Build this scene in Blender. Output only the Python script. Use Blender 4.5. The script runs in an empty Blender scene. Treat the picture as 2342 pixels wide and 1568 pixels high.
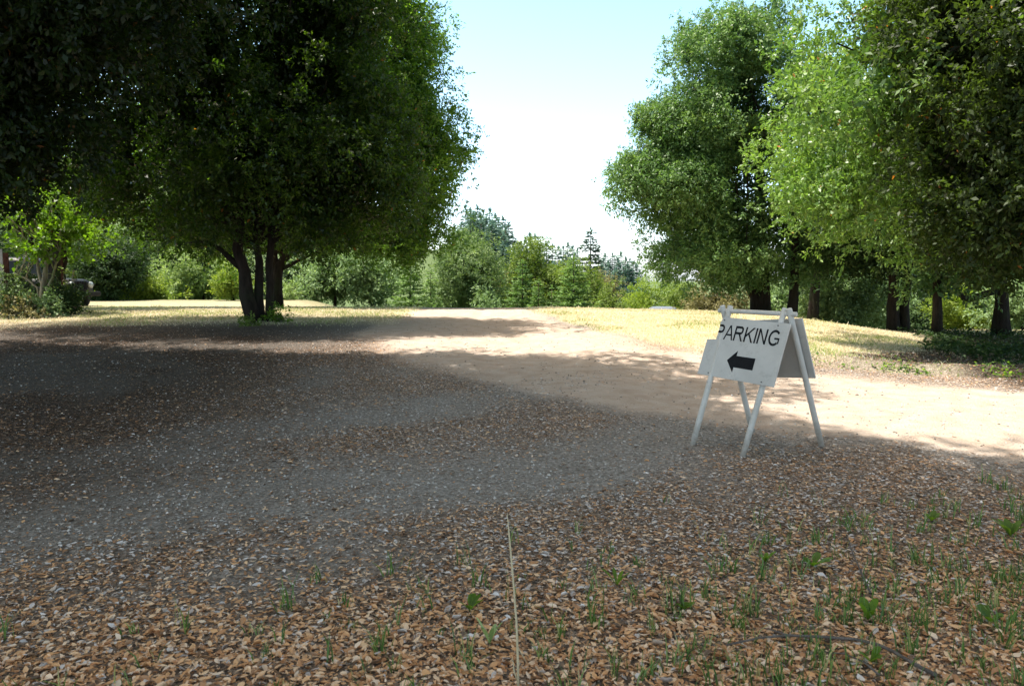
import bpy, bmesh, math, random
import numpy as np
from mathutils import Vector
rng = np.random.default_rng(7)
random.seed(7)
scn = bpy.context.scene
COL = scn.collection

# ------------------------------------------------------------------ camera model
EYE = np.array([0.0, 0.0, 1.5]); PITCH = 0.0805; FPX = 1786.0; CX, CY = 1171.0, 784.0
def ray(x, y):
    u = (x-CX)/FPX; v = (CY-y)/FPX
    return np.array([u, math.cos(PITCH)+v*math.sin(PITCH), v*math.cos(PITCH)-math.sin(PITCH)])
def at(x, y, depth):
    d = ray(x, y); return EYE + d*(depth/d[1])

# ------------------------------------------------------------------ numpy noise
def vnoise(x, y, seed=0):
    x = np.asarray(x, float); y = np.asarray(y, float)
    xi = np.floor(x).astype(np.int64); yi = np.floor(y).astype(np.int64)
    fx = x-xi; fy = y-yi; fx = fx*fx*(3-2*fx); fy = fy*fy*(3-2*fy)
    def h(a, b):
        n = (a*374761393 + b*668265263 + seed*1442695041) & 0xffffffff
        n = ((n ^ (n >> 13))*1274126177) & 0xffffffff
        n = n ^ (n >> 16)
        return (n & 0xffff)/65535.0
    return (h(xi, yi)*(1-fx)+h(xi+1, yi)*fx)*(1-fy)+(h(xi, yi+1)*(1-fx)+h(xi+1, yi+1)*fx)*fy
def fbm(x, y, seed=0, o=3):
    s = 0; a = .5; t = 0
    for i in range(o):
        s = s + a*vnoise(x*2**i+7.3*i, y*2**i+3.1*i, seed+i); t += a; a *= .5
    return s/t
def vn3(p, f, seed):
    x, y, z = p[:, 0]*f, p[:, 1]*f, p[:, 2]*f
    zi = np.floor(z); fz = z-zi; fz = fz*fz*(3-2*fz); r = np.zeros(len(p))
    for k in np.unique(zi):
        m = zi == k
        r[m] = vnoise(x[m], y[m], seed+int(k)*17)*(1-fz[m])+vnoise(x[m], y[m], seed+int(k)*17+17)*fz[m]
    return r
def sst(a, b, x):
    t = np.clip((np.asarray(x, float)-a)/(b-a), 0, 1); return t*t*(3-2*t)

# ------------------------------------------------------------------ terrain
_yt = np.arange(-80, 3200, .25)
_p = np.interp(_yt, [-80, 0, 3, 6, 10, 14, 17, 20, 23, 27, 34, 42, 60, 100, 400, 3200],
               [-.3, 0, .03, .13, .34, .57, .68, .74, .69, .46, -.4, -1.5, -2.6, -3.2, -3.5, -4])
_k = np.hanning(13); _k /= _k.sum()
_p = np.convolve(np.pad(_p, 6, 'edge'), _k, 'valid')
_ex = np.array([-1.0, 0.4, 1.2, 1.9, 2.6, 3.4, 4.4, 5.4, 6.4, 12, 40])
_ey = np.array([22.0, 20, 15.5, 13.2, 11.8, 11.0, 10.2, 9.7, 9.3, 8.2, 6])
def g(x, y):
    x = np.asarray(x, float); y = np.asarray(y, float)
    z = np.interp(y, _yt, _p)
    z = z - .6*sst(5.5, 11.5, x)*sst(11, 18, y)*(1-sst(30, 60, y))
    z = z - .10*sst(1, 6, x)*sst(13, 20, y)*(1-sst(30, 60, y))
    z = z + sst(5, 9, -x)*sst(22, 30, y)*(1-sst(40, 60, y))*np.clip(.66-np.interp(y, _yt, _p), 0, 1.0)
    dy = y-np.interp(x, _ex, _ey)
    z = z - .27*sst(3.6, 6.4, x)*sst(9.2, 11.5, y)*(1-sst(14, 20, y))
    z = z + .13*sst(-.05, .4, dy+.25*(fbm(x*1.6, y*1.6, 5)-.5))*sst(2.6, 4.6, x)*(1-sst(1, 7, dy))
    hill = np.interp(x, [-400, -120, -60, -14, 6, 20, 36, 60, 120, 400], [60, 38, 25, 10.5, 3.5, 1.5, -3.0, -6, -8, 5])
    z = z + sst(110, 220, y)*hill*(1-sst(500, 1400, y)*.8)
    rr = np.interp(y, [4, 7, 9, 12, 16, 22], [9, 5.0, 2.6, .5, -.6, -.9])
    z = z - .022*(np.exp(-((x-rr)/.16)**2)+np.exp(-((x-rr-1.3)/.16)**2))*sst(7, 9.5, y)*(1-sst(20, 24, y))
    near = (1-sst(20, 60, y))
    z = z + near*(.05*(fbm(x*.7, y*.7, 11)-.5)+.022*(fbm(x*2.6, y*2.6, 12)-.5))
    return z
def ground_at(x, y, tmax=60):
    d = ray(x, y); t = np.linspace(1.2, tmax, 6000)
    p = EYE[None, :]+d[None, :]*(t/d[1])[:, None]
    below = p[:, 2] < g(p[:, 0], p[:, 1])
    i = int(np.argmax(below)) if below.any() else len(t)-1
    q = p[i].copy(); q[2] = float(g(q[0], q[1])); return q

def in_poly(px, py, poly):
    inside = np.zeros(px.shape, bool); n = len(poly)
    for i in range(n):
        x1, y1 = poly[i]; x2, y2 = poly[(i+1) % n]
        c = ((y1 > py) != (y2 > py)) & (px < (x2-x1)*(py-y1)/((y2-y1) or 1e-9)+x1)
        inside ^= c
    return inside
def seg_dist(px, py, poly, closed=True):
    d = np.full(px.shape, 1e9); n = len(poly)
    for i in range(n if closed else n-1):
        x1, y1 = poly[i]; x2, y2 = poly[(i+1) % n]
        L = (x2-x1)**2+(y2-y1)**2+1e-9
        t = np.clip(((px-x1)*(x2-x1)+(py-y1)*(y2-y1))/L, 0, 1)
        d = np.minimum(d, np.hypot(px-(x1+t*(x2-x1)), py-(y1+t*(y2-y1))))
    return d
def wpts(l): return [tuple(ground_at(a, b)[:2]) for a, b in l]
road_poly = wpts([(1200, 708), (1215, 722), (1250, 742), (1330, 760), (1410, 780), (1480, 797), (1650, 812), (1870, 852), (2100, 872), (2340, 895)])
road_poly += [(14.0, 7.6), (14.0, 4.2)]
road_poly += wpts([(2340, 1062), (2000, 1018), (1700, 985), (1400, 945), (1150, 890), (1000, 850), (880, 800), (850, 772), (885, 740), (925, 716), (940, 706)])
road_poly += [(-2.6, 30.0), (1.2, 30.0)]
def road_mask(x, y):
    d = seg_dist(x, y, road_poly); s = np.where(in_poly(x, y, road_poly), d, -d)
    n = (fbm(x*1.3, y*1.3, 21)-.5)*1.1+(fbm(x*5, y*5, 22)-.5)*.5
    return s+n*np.clip(.35+.0*y, 0, 1)
track = wpts([(1500, 985), (1300, 1085), (1000, 1110), (500, 1150), (0, 1230), (-400, 1300)])
track2 = wpts([(1300, 870), (1000, 935), (700, 970), (300, 1030), (-100, 1080)])
def track_mask(x, y):
    a = seg_dist(x, y, track, False)+.5*(fbm(x*1.2, y*1.2, 31)-.5)
    b = seg_dist(x, y, track2, False)+.5*(fbm(x*1.2, y*1.2, 32)-.5)
    return np.maximum(1-sst(.25, .8, a), .8*(1-sst(.15, .7, b)))
_ur = wpts([(2070, 758), (2115, 774), (2096, 796), (1926, 806), (1880, 812), (1958, 838), (2054, 846), (2182, 856), (2279, 884), (2340, 900)])+[(12, 8.4), (22, 9), (22, 22), (13, 21)]
def under_right(x, y):
    d = seg_dist(x, y, _ur); sd = np.where(in_poly(x, y, _ur), d, -d)
    return sst(-.35, .45, sd+1.2*(fbm(x*1.3, y*1.3, 55)-.5))  # outlines dark leaf cover and tree shade; darkens ground and litter there
def litter_density(x, y):
    """0..1 amount of fallen leaves"""
    r = road_mask(x, y)
    base = 1-sst(-.3, .35, r)
    t = track_mask(x, y)
    d = base*(1-.86*t)
    d = d*(.35+.65*sst(.3, .62, fbm(x*.9, y*.9, 41)))
    near = 1-sst(3.2, 5.2, y-.14*x+2.2*(fbm(x*.9, y*.9, 43)-.5)+.8*(fbm(x*4, y*4, 45)-.5))
    d = np.maximum(d, near)
    d = np.maximum(d, .8*sst(-.9, -.2, -(np.abs(x-y*.28+2)))*0)
    meadow = sst(-.2, .6, y-np.interp(x, _ex, _ey))*sst(.8, 1.6, x)
    d = d*(1-.9*meadow)
    far = sst(14.6, 17.5, y+.25*x+3)
    d = d*(1-.85*far)
    edge = np.exp(-((y-np.interp(x, _ex, _ey)+.35)/.3)**2)*sst(3.2, 4.5, x)
    d = np.maximum(d, .75*edge)
    strip = np.exp(-((y-4.9+.12*(x-3))/.7)**2)*sst(2.2, 3.6, x)
    return np.clip(np.maximum(np.maximum(d, strip*.8), .75*under_right(x, y)), 0, 1)
def grass_density(x, y):
    r = road_mask(x, y)
    meadow = sst(-.5, 1.3, y-np.interp(x, _ex, _ey)+1.6*(fbm(x*1.7, y*1.7, 52)-.5))*sst(-.3, 1.2, x)
    left = sst(-13.2, -11.8, -(17.6-.0*x-y+0)*1.0-12.0+0*x)
    left = .75*sst(14.6, 16.6, y+.38*np.clip(-(x+7.2), 0, 5)+.8*(fbm(x*.8, y*.8, 51)-.5))*(1-sst(-1.0, .5, x))
    return np.clip(np.maximum(meadow*(1-.93*under_right(x, y)), left)*(1-sst(-.1, .3, r)), 0, 1)

# ------------------------------------------------------------------ object helpers
def link(o, parent=None):
    COL.objects.link(o)
    if parent is not None: o.parent = parent
    return o
def tag(o, label=None, cat=None, group=None, kind=None):
    if label: o['label'] = label
    if cat: o['category'] = cat
    if group: o['group'] = group
    if kind: o['kind'] = kind
    return o
def empty(name, loc, label, cat, group=None, rz=0):
    o = bpy.data.objects.new(name, None); o.location = loc; o.rotation_euler = (0, 0, rz)
    o.empty_display_size = .2
    link(o); return tag(o, label, cat, group)
def mesh_obj(name, verts, faces, mat, parent=None, smooth=False, attrs=None, matidx=None, origin=None):
    verts = np.asarray(verts, np.float32).reshape(-1, 3)
    if origin is not None: verts = verts-np.asarray(origin, np.float32)
    me = bpy.data.meshes.new(name)
    if isinstance(faces, np.ndarray):
        M, k = faces.shape
        me.vertices.add(len(verts)); me.vertices.foreach_set('co', verts.ravel())
        me.loops.add(M*k); me.loops.foreach_set('vertex_index', faces.astype(np.int32).ravel())
        me.polygons.add(M); me.polygons.foreach_set('loop_start', np.arange(0, M*k, k, dtype=np.int32))
        me.update(calc_edges=True)
    else:
        me.from_pydata([tuple(v) for v in verts], [], [tuple(f) for f in faces])
    if smooth: me.polygons.foreach_set('use_smooth', np.ones(len(me.polygons), bool))
    for m in (mat if isinstance(mat, (list, tuple)) else [mat]): me.materials.append(m)
    if matidx is not None: me.polygons.foreach_set('material_index', np.asarray(matidx, np.int32))
    for an, (dom, val) in (attrs or {}).items():
        a = me.attributes.new(an, 'FLOAT', dom); a.data.foreach_set('value', np.asarray(val, np.float32))
    me.validate()
    o = bpy.data.objects.new(name, me); link(o, parent)
    if origin is not None and parent is None: o.location = origin
    return o
def tube(pts, rad, sides=8, cap=True, jit=0.0):
    pts = np.asarray(pts, float); n = len(pts); rad = np.broadcast_to(np.asarray(rad, float), (n,))
    V = []; F = []
    up = np.array([0, 0, 1.0])
    a = None
    for i in range(n):
        t = pts[min(i+1, n-1)]-pts[max(i-1, 0)]; t = t/(np.linalg.norm(t)+1e-9)
        if a is None:
            a = np.cross(t, up if abs(t[2]) < .9 else np.array([1.0, 0, 0]))
        else:
            a = a-t*np.dot(a, t)
        a = a/(np.linalg.norm(a)+1e-9); b = np.cross(t, a)
        for k in range(sides):
            th = 2*math.pi*k/sides; rr = rad[i]*(1+jit*(random.random()-.5))
            V.append(pts[i]+rr*(math.cos(th)*a+math.sin(th)*b))
    for i in range(n-1):
        for k in range(sides):
            k2 = (k+1) % sides
            F.append((i*sides+k, i*sides+k2, (i+1)*sides+k2, (i+1)*sides+k))
    if cap:
        F.append(tuple(range(sides-1, -1, -1))); F.append(tuple((n-1)*sides+k for k in range(sides)))
    return V, F
class MB:
    def __init__(s): s.v = []; s.f = []
    def add(s, v, f):
        o = len(s.v); s.v += [tuple(q) for q in v]; s.f += [tuple(i+o for i in q) for q in f]; return s
    def tube(s, *a, **k): return s.add(*tube(*a, **k))
    def box(s, c, size, rot=None):
        c = np.asarray(c, float); h = np.asarray(size, float)/2
        v = [np.array([sx*h[0], sy*h[1], sz*h[2]]) for sx in (-1, 1) for sy in (-1, 1) for sz in (-1, 1)]
        if rot is not None: v = [rot@q for q in v]
        return s.add([c+q for q in v], [(0, 1, 3, 2), (4, 6, 7, 5), (0, 4, 5, 1), (2, 3, 7, 6), (0, 2, 6, 4), (1, 5, 7, 3)])
    def build(s, name, mat, parent=None, smooth=False, bevel=0):
        o = mesh_obj(name, s.v, s.f, mat, parent, smooth)
        if bevel:
            b = o.modifiers.new('bevel', 'BEVEL'); b.width = bevel; b.segments = 2; b.limit_method = 'ANGLE'
        return o
def nrm(a): return a/(np.linalg.norm(a, axis=-1, keepdims=True)+1e-9)
def runit(n): return nrm(rng.normal(size=(n, 3)))
def leaf_quads(pos, axis, nor, L, W, fold=.25):
    """one folded diamond per leaf: base, side, tip, side"""
    axis = nrm(axis); nor = nor-axis*np.sum(nor*axis, 1, keepdims=True); nor = nrm(nor)
    side = np.cross(axis, nor); L = L[:, None]; W = W[:, None]
    b = pos; t = pos+axis*L; m = pos+axis*L*.45+nor*W*fold
    v = np.stack([b, m+side*W*.5, t, m-side*W*.5], 1).reshape(-1, 3)
    f = np.arange(len(pos)*4).reshape(-1, 4)
    return v, f

# ------------------------------------------------------------------ materials
def new_mat(name):
    m = bpy.data.materials.new(name); m.use_nodes = True; nt = m.node_tree; nt.nodes.clear()
    out = nt.nodes.new('ShaderNodeOutputMaterial'); return m, nt, out
def ramp(nt, fac, stops, interp='LINEAR'):
    r = nt.nodes.new('ShaderNodeValToRGB'); cr = r.color_ramp; cr.interpolation = interp
    while len(cr.elements) > 1: cr.elements.remove(cr.elements[-1])
    cr.elements[0].position = stops[0][0]; cr.elements[0].color = (*stops[0][1], 1)
    for p, c in stops[1:]:
        e = cr.elements.new(p); e.color = (*c, 1)
    nt.links.new(fac, r.inputs[0]); return r.outputs[0]
def noise(nt, scale, detail=4, rough=.55, vec=None, out='Fac'):
    n = nt.nodes.new('ShaderNodeTexNoise'); n.inputs['Scale'].default_value = scale
    n.inputs['Detail'].default_value = detail; n.inputs['Roughness'].default_value = rough
    if vec is not None: nt.links.new(vec, n.inputs['Vector'])
    return n.outputs[out]
def mixc(nt, fac, a, b, mode='MIX'):
    m = nt.nodes.new('ShaderNodeMix'); m.data_type = 'RGBA'; m.blend_type = mode
    for s, v in ((m.inputs[0], fac), (m.inputs[6], a), (m.inputs[7], b)):
        if isinstance(v, (int, float)): s.default_value = v
        elif isinstance(v, tuple): s.default_value = (*v, 1)
        else: nt.links.new(v, s)
    return m.outputs[2]
def mth(nt, op, a, b=0.0):
    m = nt.nodes.new('ShaderNodeMath'); m.operation = op
    for s, v in ((m.inputs[0], a), (m.inputs[1], b)):
        if isinstance(v, (int, float)): s.default_value = v
        else: nt.links.new(v, s)
    return m.outputs[0]
def geo_pos(nt): return nt.nodes.new('ShaderNodeNewGeometry').outputs['Position']
def obj_co(nt): return nt.nodes.new('ShaderNodeTexCoord').outputs['Object']
def attr(nt, name):
    a = nt.nodes.new('ShaderNodeAttribute'); a.attribute_name = name; return a.outputs['Fac']
def bump(nt, h, strength=.4, dist=.02):
    b = nt.nodes.new('ShaderNodeBump'); b.inputs['Strength'].default_value = strength; b.inputs['Distance'].default_value = dist
    nt.links.new(h, b.inputs['Height']); return b.outputs[0]

def leaf_mat(name, stops, trans=.38, tcol=(1.25, 1.35, .55), rough=.38, spec=.5, big=(.8, .55)):
    m, nt, out = new_mat(name)
    c = ramp(nt, attr(nt, 'tint'), stops)
    n = noise(nt, big[0], 2, .5, geo_pos(nt))
    n = mth(nt, 'MULTIPLY_ADD', n, big[1]); nt.nodes[-1].inputs[2].default_value = 1-big[1]*.5
    c = mixc(nt, 1.0, c, n, 'MULTIPLY')
    p = nt.nodes.new('ShaderNodeBsdfPrincipled'); nt.links.new(c, p.inputs['Base Color'])
    p.inputs['Roughness'].default_value = rough; p.inputs['Specular IOR Level'].default_value = spec
    t = nt.nodes.new('ShaderNodeBsdfTranslucent'); tc = mixc(nt, 1.0, c, tcol, 'MULTIPLY'); nt.links.new(tc, t.inputs[0])
    mx = nt.nodes.new('ShaderNodeMixShader'); mx.inputs[0].default_value = trans
    nt.links.new(p.outputs[0], mx.inputs[1]); nt.links.new(t.outputs[0], mx.inputs[2]); nt.links.new(mx.outputs[0], out.inputs[0])
    return m
def simple_mat(name, c1, c2, scale=6, rough=.7, spec=.3, metal=0, b=.0, bscale=40, coat=0):
    m, nt, out = new_mat(name); co = obj_co(nt)
    c = ramp(nt, noise(nt, scale, 6, .6, co), [(.3, c1), (.7, c2)])
    p = nt.nodes.new('ShaderNodeBsdfPrincipled'); nt.links.new(c, p.inputs['Base Color'])
    p.inputs['Roughness'].default_value = rough; p.inputs['Specular IOR Level'].default_value = spec; p.inputs['Metallic'].default_value = metal
    p.inputs['Coat Weight'].default_value = coat
    if b: nt.links.new(bump(nt, noise(nt, bscale, 5, .6, co), b, .02), p.inputs['Normal'])
    nt.links.new(p.outputs[0], out.inputs[0]); return m
def bark_mat(name, c1, c2, moss=None):
    m, nt, out = new_mat(name); co = geo_pos(nt)
    mp = nt.nodes.new('ShaderNodeMapping'); mp.inputs['Scale'].default_value = (9, 9, 1.6); nt.links.new(co, mp.inputs[0])
    n = noise(nt, 1.6, 8, .65, mp.outputs[0])
    c = ramp(nt, n, [(.3, c1), (.68, c2)])
    if moss: c = mixc(nt, ramp(nt, noise(nt, 2.2, 5, .6, co), [(.5, (0, 0, 0)), (.66, (1, 1, 1))]), c, moss)
    p = nt.nodes.new('ShaderNodeBsdfPrincipled'); nt.links.new(c, p.inputs['Base Color']); p.inputs['Roughness'].default_value = .9
    p.inputs['Specular IOR Level'].default_value = .15
    nt.links.new(bump(nt, n, .9, .05), p.inputs['Normal']); nt.links.new(p.outputs[0], out.inputs[0]); return m

M = {}
G = lambda r, gg, b: (r, gg, b)
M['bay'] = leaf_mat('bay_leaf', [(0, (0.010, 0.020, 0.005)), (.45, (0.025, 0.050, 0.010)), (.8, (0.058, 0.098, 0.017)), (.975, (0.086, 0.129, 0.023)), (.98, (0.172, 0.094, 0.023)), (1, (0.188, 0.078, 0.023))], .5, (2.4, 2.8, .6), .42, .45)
M['bay_mid'] = leaf_mat('sunny_edge_bay_leaf', [(0, (0.025, 0.053, 0.011)), (.45, (0.069, 0.131, 0.024)), (.8, (0.144, 0.231, 0.041)), (.985, (0.200, 0.288, 0.054)), (.988, (0.275, 0.150, 0.036)), (1, (0.300, 0.125, 0.036))], .5, (2.0, 2.3, .6), .42, .4)  # brighter copy of the bay leaf; the lit crown edge is in its colour
M['bay_dark'] = leaf_mat('shaded_bay_leaf', [(0, (.006, .012, .003)), (.45, (.014, .026, .006)), (.85, (.026, .045, .009)), (.975, (.05, .075, .014)), (.98, (.12, .07, .02)), (1, (.14, .06, .02))], .45, (2.2, 2.6, .6), .45, .4)  # darker copy of the bay leaf, canopy shade put into its colour
M['bay_shade_side'] = leaf_mat('shaded_olive_leaf', [(0, (0.014, 0.022, 0.007)), (.4, (0.035, 0.056, 0.015)), (.8, (0.068, 0.106, 0.026)), (.965, (0.115, 0.162, 0.044)), (.972, (0.271, 0.122, 0.044)), (1, (0.313, 0.112, 0.032))], .42, (1.9, 2.1, .6), .5, .3)  # dark leaf colour stands for the shaded side of the near right tree
M['bay_sun'] = leaf_mat('bay_leaf_sunny', [(0, (0.063, 0.127, 0.036)), (.45, (0.128, 0.234, 0.056)), (.9, (0.255, 0.377, 0.102)), (.985, (0.292, 0.396, 0.127)), (.988, (0.639, 0.252, 0.127)), (1, (0.620, 0.216, 0.102))], .36, (1.45, 1.55, .65), .42, .42)  # lit counterpart of the bay leaf, sunlit brightness put into the colour
M['oak'] = leaf_mat('oak_leaf', [(0, (0.058, 0.121, 0.041)), (.5, (0.121, 0.225, 0.076)), (1, (0.241, 0.354, 0.126))], .33, (1.4, 1.5, .7), .45, .4)
M['maple'] = leaf_mat('maple_leaf', [(0, (.06, .12, .015)), (.5, (.10, .19, .025)), (1, (.16, .25, .04))], .5, (1.8, 1.9, .4), .4, .4)
M['willow'] = leaf_mat('willow_leaf', [(0, (0.135, 0.210, 0.075)), (.5, (0.240, 0.330, 0.135)), (1, (0.405, 0.495, 0.255))], .35, (1.2, 1.3, .6), .62, .22)
M['silver'] = leaf_mat('silvery_leaf', [(0, (0.103, 0.172, 0.078)), (.5, (0.207, 0.310, 0.147)), (1, (0.414, 0.535, 0.310))], .32, (1.2, 1.3, .6), .62, .22)
M['olive'] = leaf_mat('olive_leaf', [(0, (0.070, 0.109, 0.025)), (.5, (0.139, 0.202, 0.047)), (1, (0.248, 0.310, 0.078))], .33, (1.3, 1.4, .5), .62, .22)
M['greyoak'] = leaf_mat('grey_green_leaf', [(0, (0.072, 0.121, 0.048)), (.5, (0.145, 0.217, 0.089)), (1, (0.274, 0.354, 0.145))], .3, (1.2, 1.3, .6), .62, .22)
M['limegreen'] = leaf_mat('lime_leaf', [(0, (0.117, 0.182, 0.033)), (.5, (0.208, 0.286, 0.052)), (1, (0.312, 0.377, 0.078))], .4, (1.3, 1.4, .5), .62, .22)
M['brownbush'] = leaf_mat('brownish_leaf', [(0, (0.112, 0.105, 0.049)), (.5, (0.210, 0.196, 0.091)), (1, (0.336, 0.308, 0.154))], .3, (1.2, 1.15, .7), .62, .22)
M['darkbush'] = leaf_mat('shade_leaf', [(0, (.015, .035, .014)), (.5, (.035, .07, .025)), (1, (.075, .12, .04))], .3, (1.3, 1.4, .6), .62, .22)
M['fir'] = leaf_mat('young_fir_needle', [(0, (.07, .14, .04)), (.5, (.16, .27, .085)), (1, (.30, .43, .16))], .3, (1.2, 1.3, .6), .6, .25)
M['hazefir'] = leaf_mat('haze_tinted_fir_needle', [(0, (0.079, 0.150, 0.133)), (.5, (0.133, 0.220, 0.185)), (1, (0.211, 0.307, 0.246))], .25, (1.1, 1.2, .8), .6, .2, (.08, .8))  # bluish tint stands in for distance haze
M['tallfir'] = leaf_mat('tall_fir_needle', [(0, (0.039, 0.072, 0.052)), (.5, (0.072, 0.117, 0.078)), (1, (0.130, 0.182, 0.117))], .25, (1.1, 1.2, .8), .6, .2)
M['bark'] = bark_mat('dark_bark', (.012, .009, .007), (.042, .032, .025), (.03, .034, .018))
M['palebark'] = bark_mat('pale_bark', (.16, .14, .10), (.32, .29, .22), (.16, .19, .08))
M['firbark'] = bark_mat('fir_bark', (.05, .038, .03), (.12, .09, .07))

# ------------------------------------------------------------------ ground sheet
def build_ground():
    sx = np.linspace(-7.2, 7.2, 760); xs = 2.5*np.sinh(sx)
    sy = np.linspace(-3.4, 7.3, 700); ys = 5+3*np.sinh(sy); ys = ys
    X, Y = np.meshgrid(xs, ys); Z = g(X, Y)
    nx, ny = len(xs), len(ys)
    V = np.stack([X, Y, Z], -1).reshape(-1, 3)
    i = np.arange(ny-1)[:, None]*nx+np.arange(nx-1)[None, :]
    F = np.stack([i, i+1, i+nx+1, i+nx], -1).reshape(-1, 4)
    fx, fy = X.ravel(), Y.ravel()
    rm = road_mask(fx, fy)+.45*sst(8.5, 11, fy); lit = litter_density(fx, fy); gr = grass_density(fx, fy); tr = track_mask(fx, fy)
    fc = V[F].mean(1); isroad = road_mask(fc[:, 0], fc[:, 1]) > 0
    m, nt, out = new_mat('earth'); pos = geo_pos(nt)
    fine = noise(nt, 38, 6, .7, pos); mid = noise(nt, 5, 5, .6, pos); bigN = noise(nt, .9, 4, .6, pos)
    dirt = ramp(nt, mid, [(.25, (.43, .32, .24)), (.5, (.52, .41, .325)), (.8, (.59, .50, .415))])
    dirt = mixc(nt, ramp(nt, fine, [(.34, (.8, .8, .8)), (.44, (0, 0, 0))]), dirt, (.42, .33, .25))
    gravel = ramp(nt, fine, [(.3, (.19, .165, .14)), (.5, (.35, .31, .27)), (.72, (.54, .495, .445))])
    vor = nt.nodes.new('ShaderNodeTexVoronoi'); vor.inputs['Scale'].default_value = 55; nt.links.new(pos, vor.inputs['Vector'])
    peb = ramp(nt, vor.outputs['Color'], [(.2, (.12, .10, .08)), (.6, (.27, .24, .21)), (.95, (.52, .50, .47))])
    gravel = mixc(nt, .55, gravel, peb)
    litc = ramp(nt, vor.outputs['Color'], [(.15, (.08, .06, .045)), (.5, (.22, .155, .11)), (.9, (.46, .35, .26))])
    litc = mixc(nt, attr(nt, 'left'), litc, (.2, .185, .175), 'MULTIPLY')  # canopy shade painted into the litter colour
    grc = ramp(nt, fine, [(.3, (.34, .27, .16)), (.55, (.58, .49, .31)), (.75, (.70, .61, .42))])
    grc = mixc(nt, ramp(nt, mid, [(.5, (0, 0, 0)), (.7, (.7, .7, .7))]), grc, (.34, .36, .13))
    rf = ramp(nt, mth(nt, 'ADD', attr(nt, 'road'), mth(nt, 'MULTIPLY', mth(nt, 'SUBTRACT', fine, .5), .5)), [(0, (0, 0, 0)), (.3, (1, 1, 1))])
    gravel = mixc(nt, attr(nt, 'left'), gravel, (.38, .36, .34), 'MULTIPLY')  # gravel darkened by the same painted shade
    c = mixc(nt, rf, gravel, dirt)
    c = mixc(nt, attr(nt, 'grass'), c, grc)
    lf = mth(nt, 'MULTIPLY', attr(nt, 'litter'), .8)
    c = mixc(nt, lf, c, litc)
    c = mixc(nt, ramp(nt, bigN, [(.35, (0, 0, 0)), (.7, (.35, .35, .35))]), c, (.16, .12, .085), 'MULTIPLY') if False else c
    c = mixc(nt, attr(nt, 'far'), c, (.10, .14, .06))
    p = nt.nodes.new('ShaderNodeBsdfPrincipled'); nt.links.new(c, p.inputs['Base Color'])
    p.inputs['Roughness'].default_value = .95; p.inputs['Specular IOR Level'].default_value = .1
    h = mth(nt, 'ADD', fine, mth(nt, 'MULTIPLY', vor.outputs['Distance'], .8))
    nt.links.new(bump(nt, h, .8, .03), p.inputs['Normal']); nt.links.new(p.outputs[0], out.inputs[0])
    far = sst(26, 40, fy); shade_mask = sst(.3, 4.0, -(fx+fy*.05))*sst(3.2, 5.5, fy)*(1-gr); shade_mask = np.maximum(shade_mask, under_right(fx, fy))  # mask for shade painted at the left and under the right trees
    for nm, sel in (('ground', ~isroad), ('dirt_road', isroad)):
        Fs = F[sel]; used = np.unique(Fs); mp = np.full(len(V), -1); mp[used] = np.arange(len(used))
        o = mesh_obj(nm, V[used], mp[Fs], m, None, True, {'road': ('POINT', rm[used]), 'litter': ('POINT', lit[used]), 'grass': ('POINT', gr[used]), 'far': ('POINT', far[used]), 'left': ('POINT', shade_mask[used])})
        o['kind'] = 'structure'
build_ground()

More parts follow.
